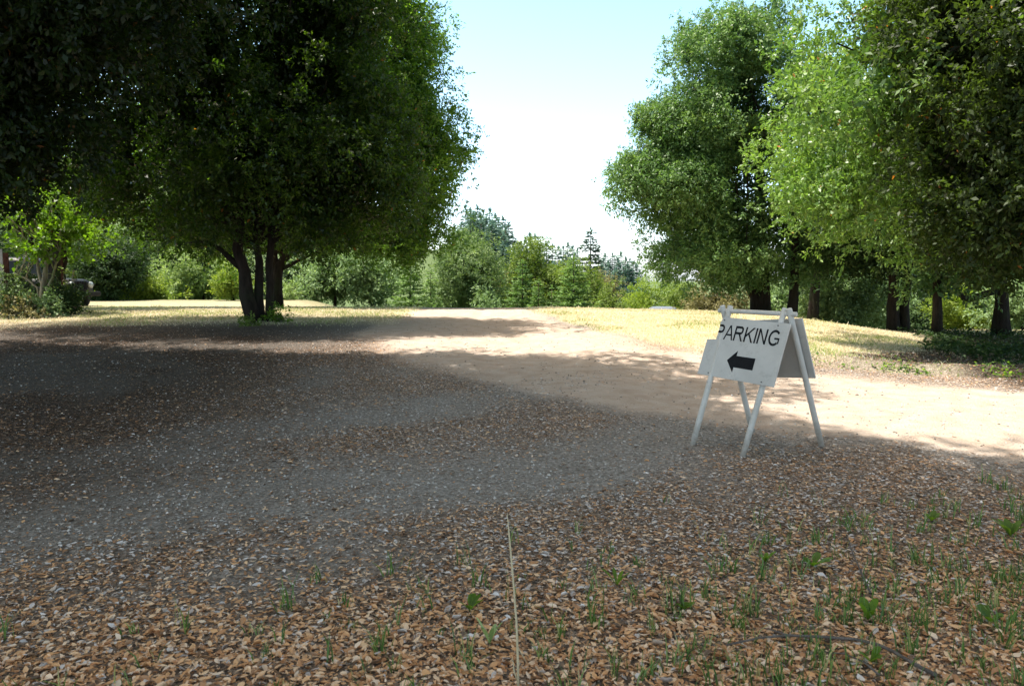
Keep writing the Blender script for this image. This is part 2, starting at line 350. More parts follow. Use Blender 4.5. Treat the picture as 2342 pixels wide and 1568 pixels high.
# ------------------------------------------------------------------ fallen leaves (nobody could count them)
def litter():
    m, nt, out = new_mat('fallen_leaf')
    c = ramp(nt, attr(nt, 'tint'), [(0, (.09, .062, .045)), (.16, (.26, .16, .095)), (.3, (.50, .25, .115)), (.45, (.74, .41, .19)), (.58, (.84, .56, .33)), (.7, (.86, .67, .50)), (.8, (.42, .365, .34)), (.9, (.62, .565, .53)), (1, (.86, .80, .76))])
    p = nt.nodes.new('ShaderNodeBsdfPrincipled'); nt.links.new(c, p.inputs['Base Color']); p.inputs['Roughness'].default_value = .5
    p.inputs['Specular IOR Level'].default_value = .45
    t = nt.nodes.new('ShaderNodeBsdfTranslucent'); nt.links.new(c, t.inputs[0])
    mx = nt.nodes.new('ShaderNodeMixShader'); mx.inputs[0].default_value = .15
    nt.links.new(p.outputs[0], mx.inputs[1]); nt.links.new(t.outputs[0], mx.inputs[2]); nt.links.new(mx.outputs[0], out.inputs[0])
    N = 4200000
    y = 1.9+rng.random(N)**1.35*17; x = (rng.random(N)*2-1)*(y*.78+1.2)
    d = litter_density(x, y)
    # expected density per m2
    want = d*np.interp(y, [2, 5, 9, 14, 19], [6600, 4600, 2200, 950, 330])+np.interp(y, [2, 5, 20], [18, 12, 4])
    pdf = 1/(1.35*17)*((y-1.9)/17+1e-6)**(1/1.35-1)/(2*(y*.78+1.2))*N
    keep = rng.random(N) < want/pdf
    x, y = x[keep], y[keep]; n = len(x)
    near = 1-sst(3.0, 4.9, y-.12*x+.9*(fbm(x*1.1, y*1.1, 44)-.5))
    L = np.where(rng.random(n) < .42, .006+.010*rng.random(n), .013+.023*rng.random(n))*(1+.2*near)*np.where(rng.random(n) < .25, 1.3, 1.0)
    L = np.where((y > 7) & (near < .1), L*.9, L)
    W = L*(.24+.24*rng.random(n)+.10*near)
    z = g(x, y)+.002+rng.random(n)**2*.016*(.3+near)
    pos = np.stack([x, y, z], 1)
    th = rng.random(n)*2*np.pi
    ax = np.stack([np.cos(th), np.sin(th), rng.normal(0, .20, n)*(.5+.6*near)], 1); ax = nrm(ax)
    nor = nrm(np.stack([rng.normal(0, .32, n), rng.normal(0, .32, n), np.ones(n)], 1))
    nor = nrm(nor-ax*np.sum(nor*ax, 1, keepdims=True)); side = np.cross(ax, nor)
    curl = rng.normal(.12, .35, n)*L; cup = rng.normal(.12, .22, n)*W
    prof = [(0, 0, 0), (.2, .30, .5), (.47, .5, 1), (.76, .30, .6), (1, 0, 0)]
    vs = []
    for (t, w, _) in prof:
        arch = (1-(2*t-1)**2)*curl*.5
        mid = pos+ax*(L*(t-.5))[:, None]+nor*(-arch*.5+np.abs(curl)*.25)[:, None]
        if w == 0: vs.append(mid)
        else:
            for s in (-1, 0, 1):
                vs.append(mid+side*(s*w*W)[:, None]+nor*((abs(s)*cup))[:, None])
    V = np.stack(vs, 1)              # 0 base,1-3,4-6,7-9,10 tip
    base = np.arange(n)[:, None]*11
    quads = np.array([(1, 2, 5, 4), (2, 3, 6, 5), (4, 5, 8, 7), (5, 6, 9, 8), (0, 2, 2, 1)])[:4]
    tris = np.array([(0, 2, 1), (0, 3, 2), (7, 8, 10), (8, 9, 10)])
    F = [tuple(q) for q in []]
    fq = (base[:, :, None]+quads[None]).reshape(-1, 4)
    ft = (base[:, :, None]+tris[None]).reshape(-1, 3)
    tint = rng.random(n)
    q = rng.random(n); midt = np.where(q < .32, .04+.2*rng.random(n), np.where(q < .66, .2+.52*rng.random(n), .74+.26*rng.random(n)))
    q = rng.random(n); nrt = np.where(q < .12, .05+.2*rng.random(n), np.where(q < .93, .27+.44*rng.random(n), .74+.26*rng.random(n)))
    mixn = (1-sst(2.9, 4.6, y-.1*x+.7*(fbm(x*1.5, y*1.5, 46)-.5)))
    tint = np.where(rng.random(n) < mixn, nrt, midt)
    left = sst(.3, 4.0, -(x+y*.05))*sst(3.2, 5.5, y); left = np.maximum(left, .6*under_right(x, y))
    tint = np.where(rng.random(n) < .85*left, .0+.22*rng.random(n)**1.4, tint)  # leaves under the canopies take dark tints in place of shade
    # two objects' worth of faces in one mesh: build manually with mixed tris and quads
    me = bpy.data.meshes.new('fallen_leaves')
    vv = V.reshape(-1, 3).astype(np.float32)
    me.vertices.add(len(vv)); me.vertices.foreach_set('co', vv.ravel())
    loops = np.concatenate([fq.ravel(), ft.ravel()]).astype(np.int32)
    me.loops.add(len(loops)); me.loops.foreach_set('vertex_index', loops)
    st = np.concatenate([np.arange(len(fq))*4, len(fq)*4+np.arange(len(ft))*3]).astype(np.int32)
    me.polygons.add(len(st)); me.polygons.foreach_set('loop_start', st); me.update(calc_edges=True)
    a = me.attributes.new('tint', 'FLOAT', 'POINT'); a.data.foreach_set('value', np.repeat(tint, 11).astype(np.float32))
    me.materials.append(m); me.validate()
    o = bpy.data.objects.new('fallen_leaves', me); link(o)
    tag(o, 'dry brown and tan leaves scattered over the shaded dirt', 'leaf litter', None, 'stuff')
    print('litter', n)
litter()

# pebbles on the road and tracks
def pebbles():
    m, nt, out = new_mat('pebble_stone')
    c = ramp(nt, attr(nt, 'tint'), [(0, (.16, .13, .10)), (.5, (.36, .31, .26)), (1, (.62, .57, .52))])
    p = nt.nodes.new('ShaderNodeBsdfPrincipled'); nt.links.new(c, p.inputs['Base Color']); p.inputs['Roughness'].default_value = .85
    nt.links.new(p.outputs[0], out.inputs[0])
    N = 42000
    y = 3.0+rng.random(N)**1.5*14; x = (rng.random(N)*2-1)*(y*.74+.6)
    k = rng.random(N) < np.clip(.15+track_mask(x, y)+.10*(road_mask(x, y) > 0), 0, 1)*(1-.8*grass_density(x, y))
    x, y = x[k], y[k]; n = len(x)
    r = .004+.010*rng.random(n)**3+.002*(y > 8)
    pos = np.stack([x, y, g(x, y)+r*.2], 1)
    octv = np.array([(1, 0, 0), (0, 1, 0), (-1, 0, 0), (0, -1, 0), (0, 0, .8), (.1, .1, -.7)])
    octf = np.array([(0, 1, 4), (1, 2, 4), (2, 3, 4), (3, 0, 4), (1, 0, 5), (2, 1, 5), (3, 2, 5), (0, 3, 5)])
    V = pos[:, None, :]+octv[None]*r[:, None, None]*(.6+.8*rng.random((n, 6, 1)))
    F = (np.arange(n)[:, None, None]*6+octf[None]).reshape(-1, 3)
    o = mesh_obj('pebbles', V.reshape(-1, 3), F, m, None, False, {'tint': ('POINT', np.repeat(rng.random(n)**1.3, 6))})
    tag(o, 'small grey pebbles and gravel strewn over the dirt track', 'gravel', None, 'stuff')
pebbles()

# ------------------------------------------------------------------ grass
def blades(name, x, y, h, w, tint, mat, label, cat, lean=.35, seg=True):
    n = len(x); pos = np.stack([x, y, g(x, y)-.004], 1)
    th = rng.random(n)*2*np.pi; side = np.stack([np.cos(th), np.sin(th), np.zeros(n)], 1)
    ln = np.stack([rng.normal(0, lean, n), rng.normal(0, lean, n), np.zeros(n)], 1)*h[:, None]
    up = np.array([0, 0, 1.0])[None]*h[:, None]
    b0 = pos-side*w[:, None]*.5; b1 = pos+side*w[:, None]*.5
    m0 = pos+up*.55+ln*.35-side*w[:, None]*.42; m1 = pos+up*.55+ln*.35+side*w[:, None]*.42
    t0 = pos+up*.93+ln-side*w[:, None]*.06; t1 = pos+up*.93+ln+side*w[:, None]*.06
    V = np.stack([b0, b1, m0, m1, t0, t1], 1).reshape(-1, 3)
    q = np.array([(0, 1, 3, 2), (2, 3, 5, 4)]); F = (np.arange(n)[:, None, None]*6+q[None]).reshape(-1, 4)
    o = mesh_obj(name, V, F, mat, None, True, {'tint': ('POINT', np.repeat(tint, 6))})
    tag(o, label, cat, None, 'stuff'); return o
M['dry'] = leaf_mat('dry_grass_blade', [(0, (.17, .27, .06)), (.25, (.34, .40, .13)), (.42, (.58, .54, .35)), (.7, (.74, .63, .47)), (1, (.80, .72, .58))], .35, (1.05, 1.05, .85), .6, .2, (.9, .3))
M['grass'] = leaf_mat('green_grass_blade', [(0, (.05, .11, .03)), (.5, (.11, .20, .05)), (.85, (.20, .29, .09)), (1, (.55, .47, .26))], .35, (1.2, 1.3, .5), .4, .4, (.9, .3))
def grass():
    N = 420000
    y = 9+rng.random(N)*17; x = (rng.random(N)*2-1)*(y*.76+1)
    k = rng.random(N) < grass_density(x, y)*np.clip(1.5*fbm(x*1.1, y*1.1, 61)-.1, .1, 1)
    x, y = x[k], y[k]; n = len(x)
    green = sst(.36, .60, fbm(x*.75, y*.75, 62)+.12*(fbm(x*4, y*4, 63)-.5)-.02*(y-15)*(x > 0))
    tint = np.clip(.45+.5*rng.random(n)-.42*green*(rng.random(n) < .8), 0, 1)
    h = (.014+.032*rng.random(n)+.05*(rng.random(n) < .012))*(1+.4*green); w = .006+.007*rng.random(n)+.0004*(y-9)
    blades('dry_grass', x, y, h, w, tint, M['dry'], 'short straw coloured grass with green patches on the sunny bank', 'grass', .6)
    # green tufts among the foreground leaves
    nt_ = 1500
    ty = 2.3+rng.random(nt_)**1.2*3.6; tx = (rng.random(nt_)*2-1)*(ty*.72+.3)
    pr = np.clip(.16+.75*sst(-.6, 2.4, tx)+.1, 0, 1)*(1-sst(3.1, 4.6, ty-.33*tx+.6*(fbm(tx, ty, 47)-.5)))
    kk = rng.random(nt_) < pr
    tx, ty = tx[kk], ty[kk]
    cnt = rng.integers(3, 15, len(tx)); X = np.repeat(tx, cnt); Y = np.repeat(ty, cnt)
    X = X+rng.normal(0, .022, len(X)); Y = Y+rng.normal(0, .022, len(Y)); hs = np.repeat(.05+.07*rng.random(len(tx)), cnt)
    n = len(X)
    blades('green_grass', X, Y, hs*(.6+.9*rng.random(n)), .0035+.005*rng.random(n)**1.5, np.clip(rng.random(n), 0, 1), M['grass'], 'thin green grass blades poking up through the fallen leaves', 'grass', .3)
grass()

def ground_cover(name, region, N, mat, label, cat, Lr=(.03, .07), hmax=.22):
    x, y = region(N); n = len(x)
    hh = rng.random(n)**1.3*hmax*(.4+.9*fbm(x*1.5, y*1.5, 71))
    pos = np.stack([x, y, g(x, y)+hh], 1)
    ax = nrm(np.stack([rng.normal(size=n), rng.normal(size=n), rng.normal(.1, .35, n)], 1)); nor = nrm(np.stack([rng.normal(0, .5, n), rng.normal(0, .5, n), np.ones(n)], 1))
    L = Lr[0]+(Lr[1]-Lr[0])*rng.random(n)
    V, F = leaf_quads(pos, ax, nor, L, L*(.5+.3*rng.random(n)))
    o = mesh_obj(name, V, F, mat, None, False, {'tint': ('FACE', rng.random(n))}); tag(o, label, cat, None, 'stuff')
def reg_ivy(N):
    y = 11+rng.random(N)*13; x = 7.0+rng.random(N)*11
    e = np.interp(y, [10, 12, 15, 18, 21, 24], [7.3, 7.2, 8.0, 8.8, 10.2, 12])
    k = (under_right(x, y) > .5) & (x > np.interp(y, [9, 11, 13, 16, 20], [9, 7.0, 7.0, 8, 9.5])+1.6*(fbm(x*.9, y*.9, 72)-.5)); return x[k], y[k]
ground_cover('ivy_ground_cover', reg_ivy, 30000, M['darkbush'], 'dark green leafy ground cover on the shaded slope at the right', 'ground cover', (.05, .10), .17)
def reg_edge(N):
    x = 3.4+rng.random(N)*8; y = np.interp(x, _ex, _ey)+rng.normal(.12, .16, N)
    k = rng.random(N) < sst(.42, .6, fbm(x*2, y*2, 73)); return x[k], y[k]
ground_cover('bank_weeds', reg_edge, 2600, M['bay_mid'], 'low green weeds along the eroded edge of the bank', 'weeds', (.03, .06), .10)

# ------------------------------------------------------------------ trees
def crown_leaves(ells, nl, lobe_r, nleaf, L, Wf=.42, inner=.2, twigs=.12, squash=.75, seed=0, droop=.25, out=1.0, carve=.46, carvef=.62, core=.10):
    """ells: list of (centre, radii).  Leaves sit in lobes spread over the union of ellipsoids."""
    R = np.random.default_rng(seed)
    C = np.array([e[0] for e in ells], float); A = np.array([e[1] for e in ells], float)
    wgt = (A[:, 0]*A[:, 1]*A[:, 2])**(2/3); wgt /= wgt.sum()
    cen = []; rad = []
    tries = 0
    while len(cen) < nl and tries < nl*30:
        tries += 1
        i = R.choice(len(ells), p=wgt); d = R.normal(size=3); d /= np.linalg.norm(d)
        inn = R.random() < inner; tw = (not inn) and R.random() < twigs
        s = R.random()**.5*.75 if inn else (1.0+.10*R.random() if tw else .68+.38*R.random())
        p = C[i]+d*A[i]*s*out
        if not inn:
            q = (((p-C)/A)**2).sum(1); q[i] = 9
            if (q < .72).any(): continue
        cen.append(p); rad.append((.35+.2*R.random())*lobe_r if tw else (.7+.7*R.random())*lobe_r)
    cen = np.array(cen); rad = np.array(rad)
    w = rad**2; cnt = np.maximum(6, (w/w.sum()*nleaf)).astype(int)
    li = np.repeat(np.arange(len(cen)), cnt); n = len(li)
    st = (.75+.6*R.random((len(cen), 3))); st[:, 2] *= squash
    per = 11                                   # leaves per twig: twigs sit on the lobe, leaves along the twig
    tl = np.repeat(np.arange(len(cen)), np.maximum(1, cnt//per)); nt_ = len(tl)
    td = nrm(R.normal(size=(nt_, 3))+np.array([0, 0, .25])); tr = .3+.7*R.random(nt_)**.5
    tp = cen[tl]+td*st[tl]*(rad[tl]*tr)[:, None]
    ti = np.repeat(np.arange(nt_), per); n = len(ti); li = tl[ti]; d = td[ti]
    if carve > 0:
        f = carvef/max(.3, lobe_r)
        nz = .68*vn3(tp, f, seed+3)+.32*vn3(tp, f*2.6, seed+9)
        kp = R.random(nt_) < sst(carve-.07, carve+.07, nz)
        tl, td, tp = tl[kp], td[kp], tp[kp]; nt_ = len(tl); ti = np.repeat(np.arange(nt_), per); n = len(ti); li = tl[ti]; d = td[ti]
    tax = nrm(td*.8+R.normal(0, .6, (nt_, 3))-np.array([0, 0, droop*.4])); tln = L*(1.6+1.8*R.random(nt_))
    u = R.random(n)
    pos = tp[ti]+tax[ti]*(u*tln[ti])[:, None]+R.normal(0, L*.42, (n, 3))
    nor = nrm(d*.55+np.array([0, 0, .65])+R.normal(0, .55, (n, 3)))
    ax = nrm(R.normal(0, .8, (n, 3))+tax[ti]*.9-np.array([0, 0, droop]))
    Ls = L*(.6+.8*R.random(n))
    if core:  # dark filler leaves added inside the crown to block light
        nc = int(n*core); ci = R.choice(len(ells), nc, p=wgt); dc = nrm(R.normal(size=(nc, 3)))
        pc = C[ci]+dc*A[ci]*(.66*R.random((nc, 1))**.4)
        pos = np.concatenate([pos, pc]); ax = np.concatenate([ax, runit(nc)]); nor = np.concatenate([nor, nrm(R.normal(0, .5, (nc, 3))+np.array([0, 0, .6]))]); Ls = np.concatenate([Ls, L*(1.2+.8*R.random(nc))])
    V, F = leaf_quads(pos, ax, nor, Ls, Ls*Wf*(.8+.5*R.random(len(Ls))))
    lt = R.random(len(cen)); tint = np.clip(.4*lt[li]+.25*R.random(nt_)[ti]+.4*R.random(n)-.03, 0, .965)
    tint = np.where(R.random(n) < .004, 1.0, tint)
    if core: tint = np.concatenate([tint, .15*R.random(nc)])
    return V, F, tint, cen, rad
def wobble(p0, p1, n, amp, sag=0.0):
    t = np.linspace(0, 1, n)[:, None]; p = (1-t)*np.asarray(p0)+t*np.asarray(p1)
    L = np.linalg.norm(np.asarray(p1)-np.asarray(p0))
    o = rng.normal(0, amp*L, (n, 3)); o[0] = 0; o[-1] = 0
    for _ in range(1): o[1:-1] = (o[:-2]+2*o[1:-1]+o[2:])/4
    p = p+o; p[:, 2] += sag*L*4*(t[:, 0]*(1-t[:, 0])); return p
def tree(name, label, base, ells, stems, mat, bark, nl, lobe_r, nleaf, L, group=None, cat='tree', limbs=30, seed=1, crownname='crown', extra=None, **kw):
    """stems: list of polylines in world space with (points, radii)"""
    base = np.asarray(base, float); t = empty(name, base, label, cat, group)
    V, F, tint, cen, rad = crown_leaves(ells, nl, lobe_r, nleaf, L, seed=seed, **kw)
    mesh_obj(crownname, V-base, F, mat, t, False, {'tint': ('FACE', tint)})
    ends = []
    for pts, r in stems:
        mb = MB(); mb.tube(np.asarray(pts)-base, r, 10, True, .18); mb.build('trunk', bark, t, True)
        ends.append((np.asarray(pts), np.asarray(r)))
    if limbs and stems:
        mb = MB(); R = np.random.default_rng(seed+5)
        for i in R.choice(len(cen), min(limbs, len(cen)), replace=False):
            pts, r = ends[R.integers(len(ends))]; k = R.integers(max(1, len(pts)//2), len(pts))
            p = wobble(pts[k], cen[i], 6, .05, .05); r0 = min(r[k]*.55, .02+.018*np.linalg.norm(cen[i]-pts[k]))
            mb.tube(p-base, np.linspace(r0, .012, 6), 5, False)
        if extra:
            for pts, r in extra: mb.tube(np.asarray(pts)-base, r, 8, True, .1)
        mb.build('branches', bark, t, True)
    return t

def stem(base, pts, r0, r1, flare=1.35, n=9):
    P = np.array([base]+list(pts), float)
    s = np.linspace(0, 1, len(P)); tt = np.linspace(0, 1, n)
    Q = np.stack([np.interp(tt, s, P[:, k]) for k in range(3)], 1)
    Q[1:-1] += rng.normal(0, .02, (n-2, 3))
    r = np.linspace(r0, r1, n); r[0] *= flare; r[1] *= 1+.35*(flare-1)
    Q[0, 2] -= .08
    return Q, r

# --- big multi-stemmed bay on the left
b1 = ground_at(590, 735)
d1 = b1[1]
def P(x, y, d): return at(x, y, d)
def ell(x, y, rx, ry, d, depth=None): return (tuple(P(x, y, d)), (rx/FPX*d, depth or rx/FPX*d, ry/FPX*d))
S1 = [stem(P(583, 735, d1), [P(557, 640, d1), P(548, 560, d1), P(545, 480, d1), P(520, 330, d1), P(500, 150, d1-.4)], .145, .06, 1.2),
      stem(P(594, 734, d1+.15), [P(589, 640, d1+.15), P(588, 560, d1+.2), P(600, 470, d1+.3), P(640, 250, d1)], .10, .045, 1.2),
      stem(P(616, 732, d1+.1), [P(616, 650, d1), P(620, 560, d1), P(624, 480, d1), P(680, 300, d1-.3)], .085, .045, 1.1)]
lx, ly = b1[0], b1[1]
E1 = [((lx-.4, ly-.5, 5.6), (3.4, 1.75, 3.4)), ((lx+1.3, ly-.5, 4.6), (1.7, 1.6, 2.2)), ((lx-.4, ly-.5, 8.2), (2.8, 1.7, 3.2)), ((lx-4.0, ly-.3, 10.3), (3.2, 2.2, 1.6)), ((lx+1.7, ly-.4, 3.4), (1.2, 1.5, 1.1)),  # highest lobe is out of view, added to shade the crown's left side
      ((lx-2.5, ly-.1, 5.0), (2.2, 1.6, 2.0)), ((lx+.4, ly-.8, 4.0), (2.7, 1.5, 1.7)), ((lx+.1, ly+.3, 3.5), (3.0, 1.4, 1.2)), ((lx+1.4, ly-.4, 6.4), (1.4, 1.4, 1.6)), ((lx+2.2, ly-.2, 8.2), (1.5, .4, .5)), ((lx+1.9, ly-1.2, 8.6), (1.6, .38, .5)), ((lx+1.7, ly+.5, 9.0), (1.5, .4, .5))]  # thin lobes out of view, shaped to cast finger shadows
limb1 = [(np.array([P(548, 610, d1), P(525, 590, d1), P(505, 570, d1), P(470, 552, d1), P(430, 555, d1+.3)]), [.07, .06, .05, .04, .02])]
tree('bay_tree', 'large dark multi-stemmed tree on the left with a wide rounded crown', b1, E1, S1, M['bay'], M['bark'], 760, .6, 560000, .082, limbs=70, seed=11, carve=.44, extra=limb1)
# --- the second one behind it
b2 = P(634, 690, 23.4); b2[2] = float(g(b2[0], b2[1]))
d2 = b2[1]
S2 = [stem(b2, [P(632, 640, d2), P(640, 605, d2), P(660, 580, d2), P(700, 560, d2), P(740, 545, d2-.3)], .17, .08, 1.2),
      stem(b2+np.array([0, .1, 0]), [P(634, 640, d2+.1), P(628, 580, d2), P(640, 480, d2), P(660, 300, d2)], .13, .06, 1.2)]
E2 = [((b2[0]+2.0, b2[1], 4.8), (2.8, 2.0, 2.6)), ((b2[0]+1.8, b2[1], 7.8), (2.3, 1.9, 3.0)), ((b2[0]-1.5, b2[1]+.2, 5.6), (3.4, 2.0, 2.8)), ((b2[0]-1.8, b2[1]+.2, 3.3), (3.4, 1.8, 1.1)), ell(930, 550, 92, 72, 23.0, 1.7), ell(860, 552, 105, 48, 23.0, 1.6), ell(984, 450, 60, 85, 23.0, 1.6), ell(990, 335, 58, 84, 23.0, 1.5), ell(942, 220, 62, 100, 23.2, 1.6), ell(922, 80, 60, 110, 23.2, 1.6), ell(890, -60, 66, 110, 23.2, 1.6), ell(760, 535, 90, 36, 23.0, 1.5)]
ex2 = [(np.array([P(645, 615, d2), P(690, 592, d2), P(735, 572, d2), P(790, 560, d2)]), [.06, .05, .04, .02])]
tree('bay_tree', 'dark tree behind the multi-stemmed one, its low limbs forking out to the right', b2, E2, S2, M['bay_mid'], M['bark'], 620, .62, 360000, .095, limbs=40, seed=12, twigs=.04, carve=.42, extra=ex2)
# --- overhanging tree at far left, trunk out of the frame
b3 = np.array([-9.3, 9.6, 0]); b3[2] = float(g(b3[0], b3[1]))
S3 = [stem(b3, [b3+np.array([.2, 0, 2]), b3+np.array([.6, 0, 4.5]), b3+np.array([1, .2, 8])], .32, .08)]
E3 = [((-6.6, 9.9, 6.6), (3.4, 2.0, 3.2)), ((-4.3, 9.8, 9.2), (2.2, 1.6, 2.0)), ((-8.6, 10.1, 4.6), (3.0, 2.1, 2.1)), ((-10.4, 10.6, 5.8), (3.0, 2.0, 2.8)), ((-6.0, 10, 9.4), (3.2, 1.9, 2.2)), ((-2.3, 10.7, 9.0), (1.9, .4, .5)), ((-3.0, 11.5, 8.8), (1.9, .4, .5)), ((-1.9, 9.7, 9.4), (1.9, .38, .5)), ((-2.2, 8.7, 8.9), (2.1, .36, .5)), ((-2.4, 7.9, 8.6), (1.9, .34, .5)), ((-6.2, 10, 4.9), (2.1, 1.6, 1.7)), ((-7.6, 10.4, 4.0), (1.9, 1.4, 1.5))]  # thin high lobes are unseen, added for finger shadows on the road
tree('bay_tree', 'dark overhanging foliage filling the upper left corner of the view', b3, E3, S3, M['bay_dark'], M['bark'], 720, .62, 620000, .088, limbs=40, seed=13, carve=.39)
# --- shade tree standing left of the camera (its shadow covers the foreground)
b4 = np.array([-6.4, 3.4, 0]); b4[2] = float(g(b4[0], b4[1]))
S4 = [stem(b4, [b4+np.array([.2, .1, 4]), b4+np.array([.6, .4, 9]), b4+np.array([1.4, .5, 13.5])], .42, .08)]
E4 = [((-4.1, 4.7, 14.0), (4.6, 3.1, 2.0)), ((-5.6, 7.2, 12.6), (3.3, 2.0, 1.9)), ((-3.2, 4.2, 12.9), (3.6, 2.4, 1.6)), ((-6.6, 4.9, 13.2), (3.2, 3.2, 2.2)), ((-8.2, 1.9, 13.6), (3.4, 2.6, 2.2)), ((-3.6, 1.6, 14.2), (4.6, 2.6, 2.0)), ((-8.0, 6.5, 12.5), (2.6, 2.2, 2.0))]  # unseen crown, set high to shade the foreground yet leave sky open
tree('bay_tree', 'tall tree outside the left edge that shades the foreground', b4, E4, S4, M['bay'], M['bark'], 900, .85, 330000, .17, limbs=30, seed=14, carve=.30, core=.35)

# --- tall tree right of the gap
bA = P(1742, 712, 25.5); bA[2] = float(g(bA[0], bA[1])); dA = bA[1]
SA = [stem(bA, [P(1742, 660, dA), P(1745, 600, dA), P(1740, 450, dA), P(1720, 250, dA), P(1715, 120, dA)], .28, .06, 1.15),
      stem(bA+np.array([-.15, -.05, 0]), [P(1725, 680, dA), P(1708, 640, dA), P(1690, 560, dA), P(1650, 430, dA)], .19, .06)]
EA = [ell(1705, 160, 100, 135, dA), ell(1622, 195, 98, 112, dA), ell(1600, 300, 105, 100, dA, 2.0), ell(1700, 330, 130, 190, dA), ell(1550, 320, 68, 72, dA, 1.5), ell(1508, 438, 84, 64, dA, 1.7),
      ell(1590, 420, 100, 95, dA, 2), ell(1690, 500, 150, 130, dA), ell(1572, 572, 68, 60, dA, 1.6), ell(1640, 590, 110, 60, dA, 2.2), ell(1780, 290, 75, 140, dA), ell(1790, 520, 100, 120, dA), ell(1575, 110, 40, 55, dA, 1), ell(1725, 45, 60, 45, dA, 1.2)]
tree('oak_tree', 'tall rounded green tree right of the gap with lumpy sunlit crown', bA, EA, SA, M['oak'], M['bark'], 380, .62, 420000, .098, limbs=26, seed=21, inner=.12, carve=.455, twigs=.04, carvef=.42)
# --- near tree on the right
bB = ground_at(2290, 765, 22); dB = bB[1]
SB = [stem(bB, [P(2292, 700, dB), P(2288, 640, dB), P(2280, 560, dB), P(2240, 350, dB), P(2200, 100, dB)], .2, .07)]
E_B = [((8.2, 14.2, 4.3), (3.3, 3.8, 2.4)), ((8.6, 14.4, 6.8), (3.2, 3.6, 3.2)), ((10.5, 15.0, 9.0), (4.0, 4.0, 3.2)), ((6.7, 13.6, 3.7), (1.8, 2.2, 1.6)), ((11.5, 15.5, 5.0), (4.0, 4.5, 2.6)), ((8.4, 12.0, 4.6), (2.4, 2.0, 2.2)), ((11, 12.6, 6.5), (3, 2.6, 3)), ((6.9, 13.4, 5.4), (1.7, 2, 1.8)), ((9.2, 13.6, 2.9), (2.6, 2.4, 1.0)), ((12.5, 14.5, 3.6), (2.6, 2.6, 1.3)), ((5.4, 11.2, 4.3), (1.4, 1.3, 1.0)), ((7.2, 11.0, 4.0), (1.6, 1.3, 1.1)), ((5.6, 13.6, 3.35), (.55, .7, .3)), ((5.3, 13.4, 2.9), (.6, .5, .22))]
exB = [(np.array([P(2285, 662, dB), P(2255, 672, dB), P(2225, 683, dB), P(2205, 682, dB), P(2190, 668, dB), P(2183, 640, dB)]), [.1, .09, .085, .08, .06, .04]),
       (np.array([P(2290, 640, dB), P(2320, 630, dB), P(2360, 628, dB), P(2420, 600, dB)]), [.1, .09, .07, .05])]
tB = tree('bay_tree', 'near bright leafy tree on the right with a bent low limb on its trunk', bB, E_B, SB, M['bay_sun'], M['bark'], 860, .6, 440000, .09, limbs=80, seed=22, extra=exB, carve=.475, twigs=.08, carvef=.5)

bC = np.array([10.6, 9.0, 0]); bC[2] = float(g(bC[0], bC[1]))  # added tree standing in for the shaded right part of the near tree
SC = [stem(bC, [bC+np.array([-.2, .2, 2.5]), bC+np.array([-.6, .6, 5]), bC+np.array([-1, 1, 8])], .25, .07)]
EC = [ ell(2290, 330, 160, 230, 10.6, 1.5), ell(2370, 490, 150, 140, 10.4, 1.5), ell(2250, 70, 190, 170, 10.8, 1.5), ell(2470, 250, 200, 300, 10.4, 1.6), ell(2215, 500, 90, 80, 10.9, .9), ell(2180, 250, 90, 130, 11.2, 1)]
tree('bay_tree', 'added foliage at the right edge, coloured dark for the shaded side of the near tree', bC, EC, SC, M['bay_shade_side'], M['bark'], 460, .45, 220000, .08, limbs=90, seed=23, carve=.47, twigs=.12)
# --- woods on the right: slimmer dark trunks
def small_tree(name, label, tx, ty, d, topx, ells, mat, r0, nleaf, L, seed, group=None, bark='bark', limbs=14, lobe=.6, nl=120):
    b = P(tx, ty, d); b[2] = float(g(b[0], b[1]))
    tops = P(topx, 300, d)
    mid = .5*(b+tops); mid[0] = b[0]+.3*(tops[0]-b[0])
    return tree(name, label, b, ells, [stem(b, [mid, tops], r0, r0*.35)], M[mat], M[bark], nl, lobe, nleaf, L, group, limbs=limbs, seed=seed)
GW = 'dark trunked trees in the wood on the right'
small_tree('oak_tree', 'slim dark leaning trunk just right of the parking sign', 1808, 712, 25, 1850, [ell(1860, 470, 130, 150, 25), ell(1880, 300, 120, 160, 25)], 'oak', .15, 42000, .13, 31, GW)
small_tree('oak_tree', 'tree with a brown trunk in the shade left of the dark twin trunks', 1858, 708, 29, 1900, [ell(1900, 500, 140, 130, 29), ell(1990, 560, 130, 90, 29)], 'darkbush', .19, 36000, .15, 32, GW)
bt = P(2045, 745, 23); bt[2] = float(g(bt[0], bt[1]))
tree('oak_tree', 'tree with thick dark twin trunks standing under the leafy canopy', bt, [ell(2060, 480, 170, 150, 23), ell(2000, 590, 120, 70, 23), ell(2120, 300, 190, 190, 23)],
     [stem(bt, [bt+np.array([-.1, 0, 1.5]), bt+np.array([-.3, 0, 4.5])], .18, .1, 1.15), stem(bt+np.array([.33, .1, 0]), [bt+np.array([.4, .1, 1.5]), bt+np.array([.7, .2, 4.5])], .15, .08, 1.15)], M['darkbush'], M['bark'], 200, .65, 56000, .14, GW, limbs=20, seed=33)
small_tree('oak_tree', 'slim straight dark trunk between the twin trunks and the bent-limb tree', 2143, 752, 20.5, 2140, [ell(2150, 560, 110, 90, 20.5), ell(2190, 420, 160, 160, 20.5), ell(2155, 655, 80, 40, 20.5, 1.2)], 'oak', .12, 42000, .12, 34, GW)

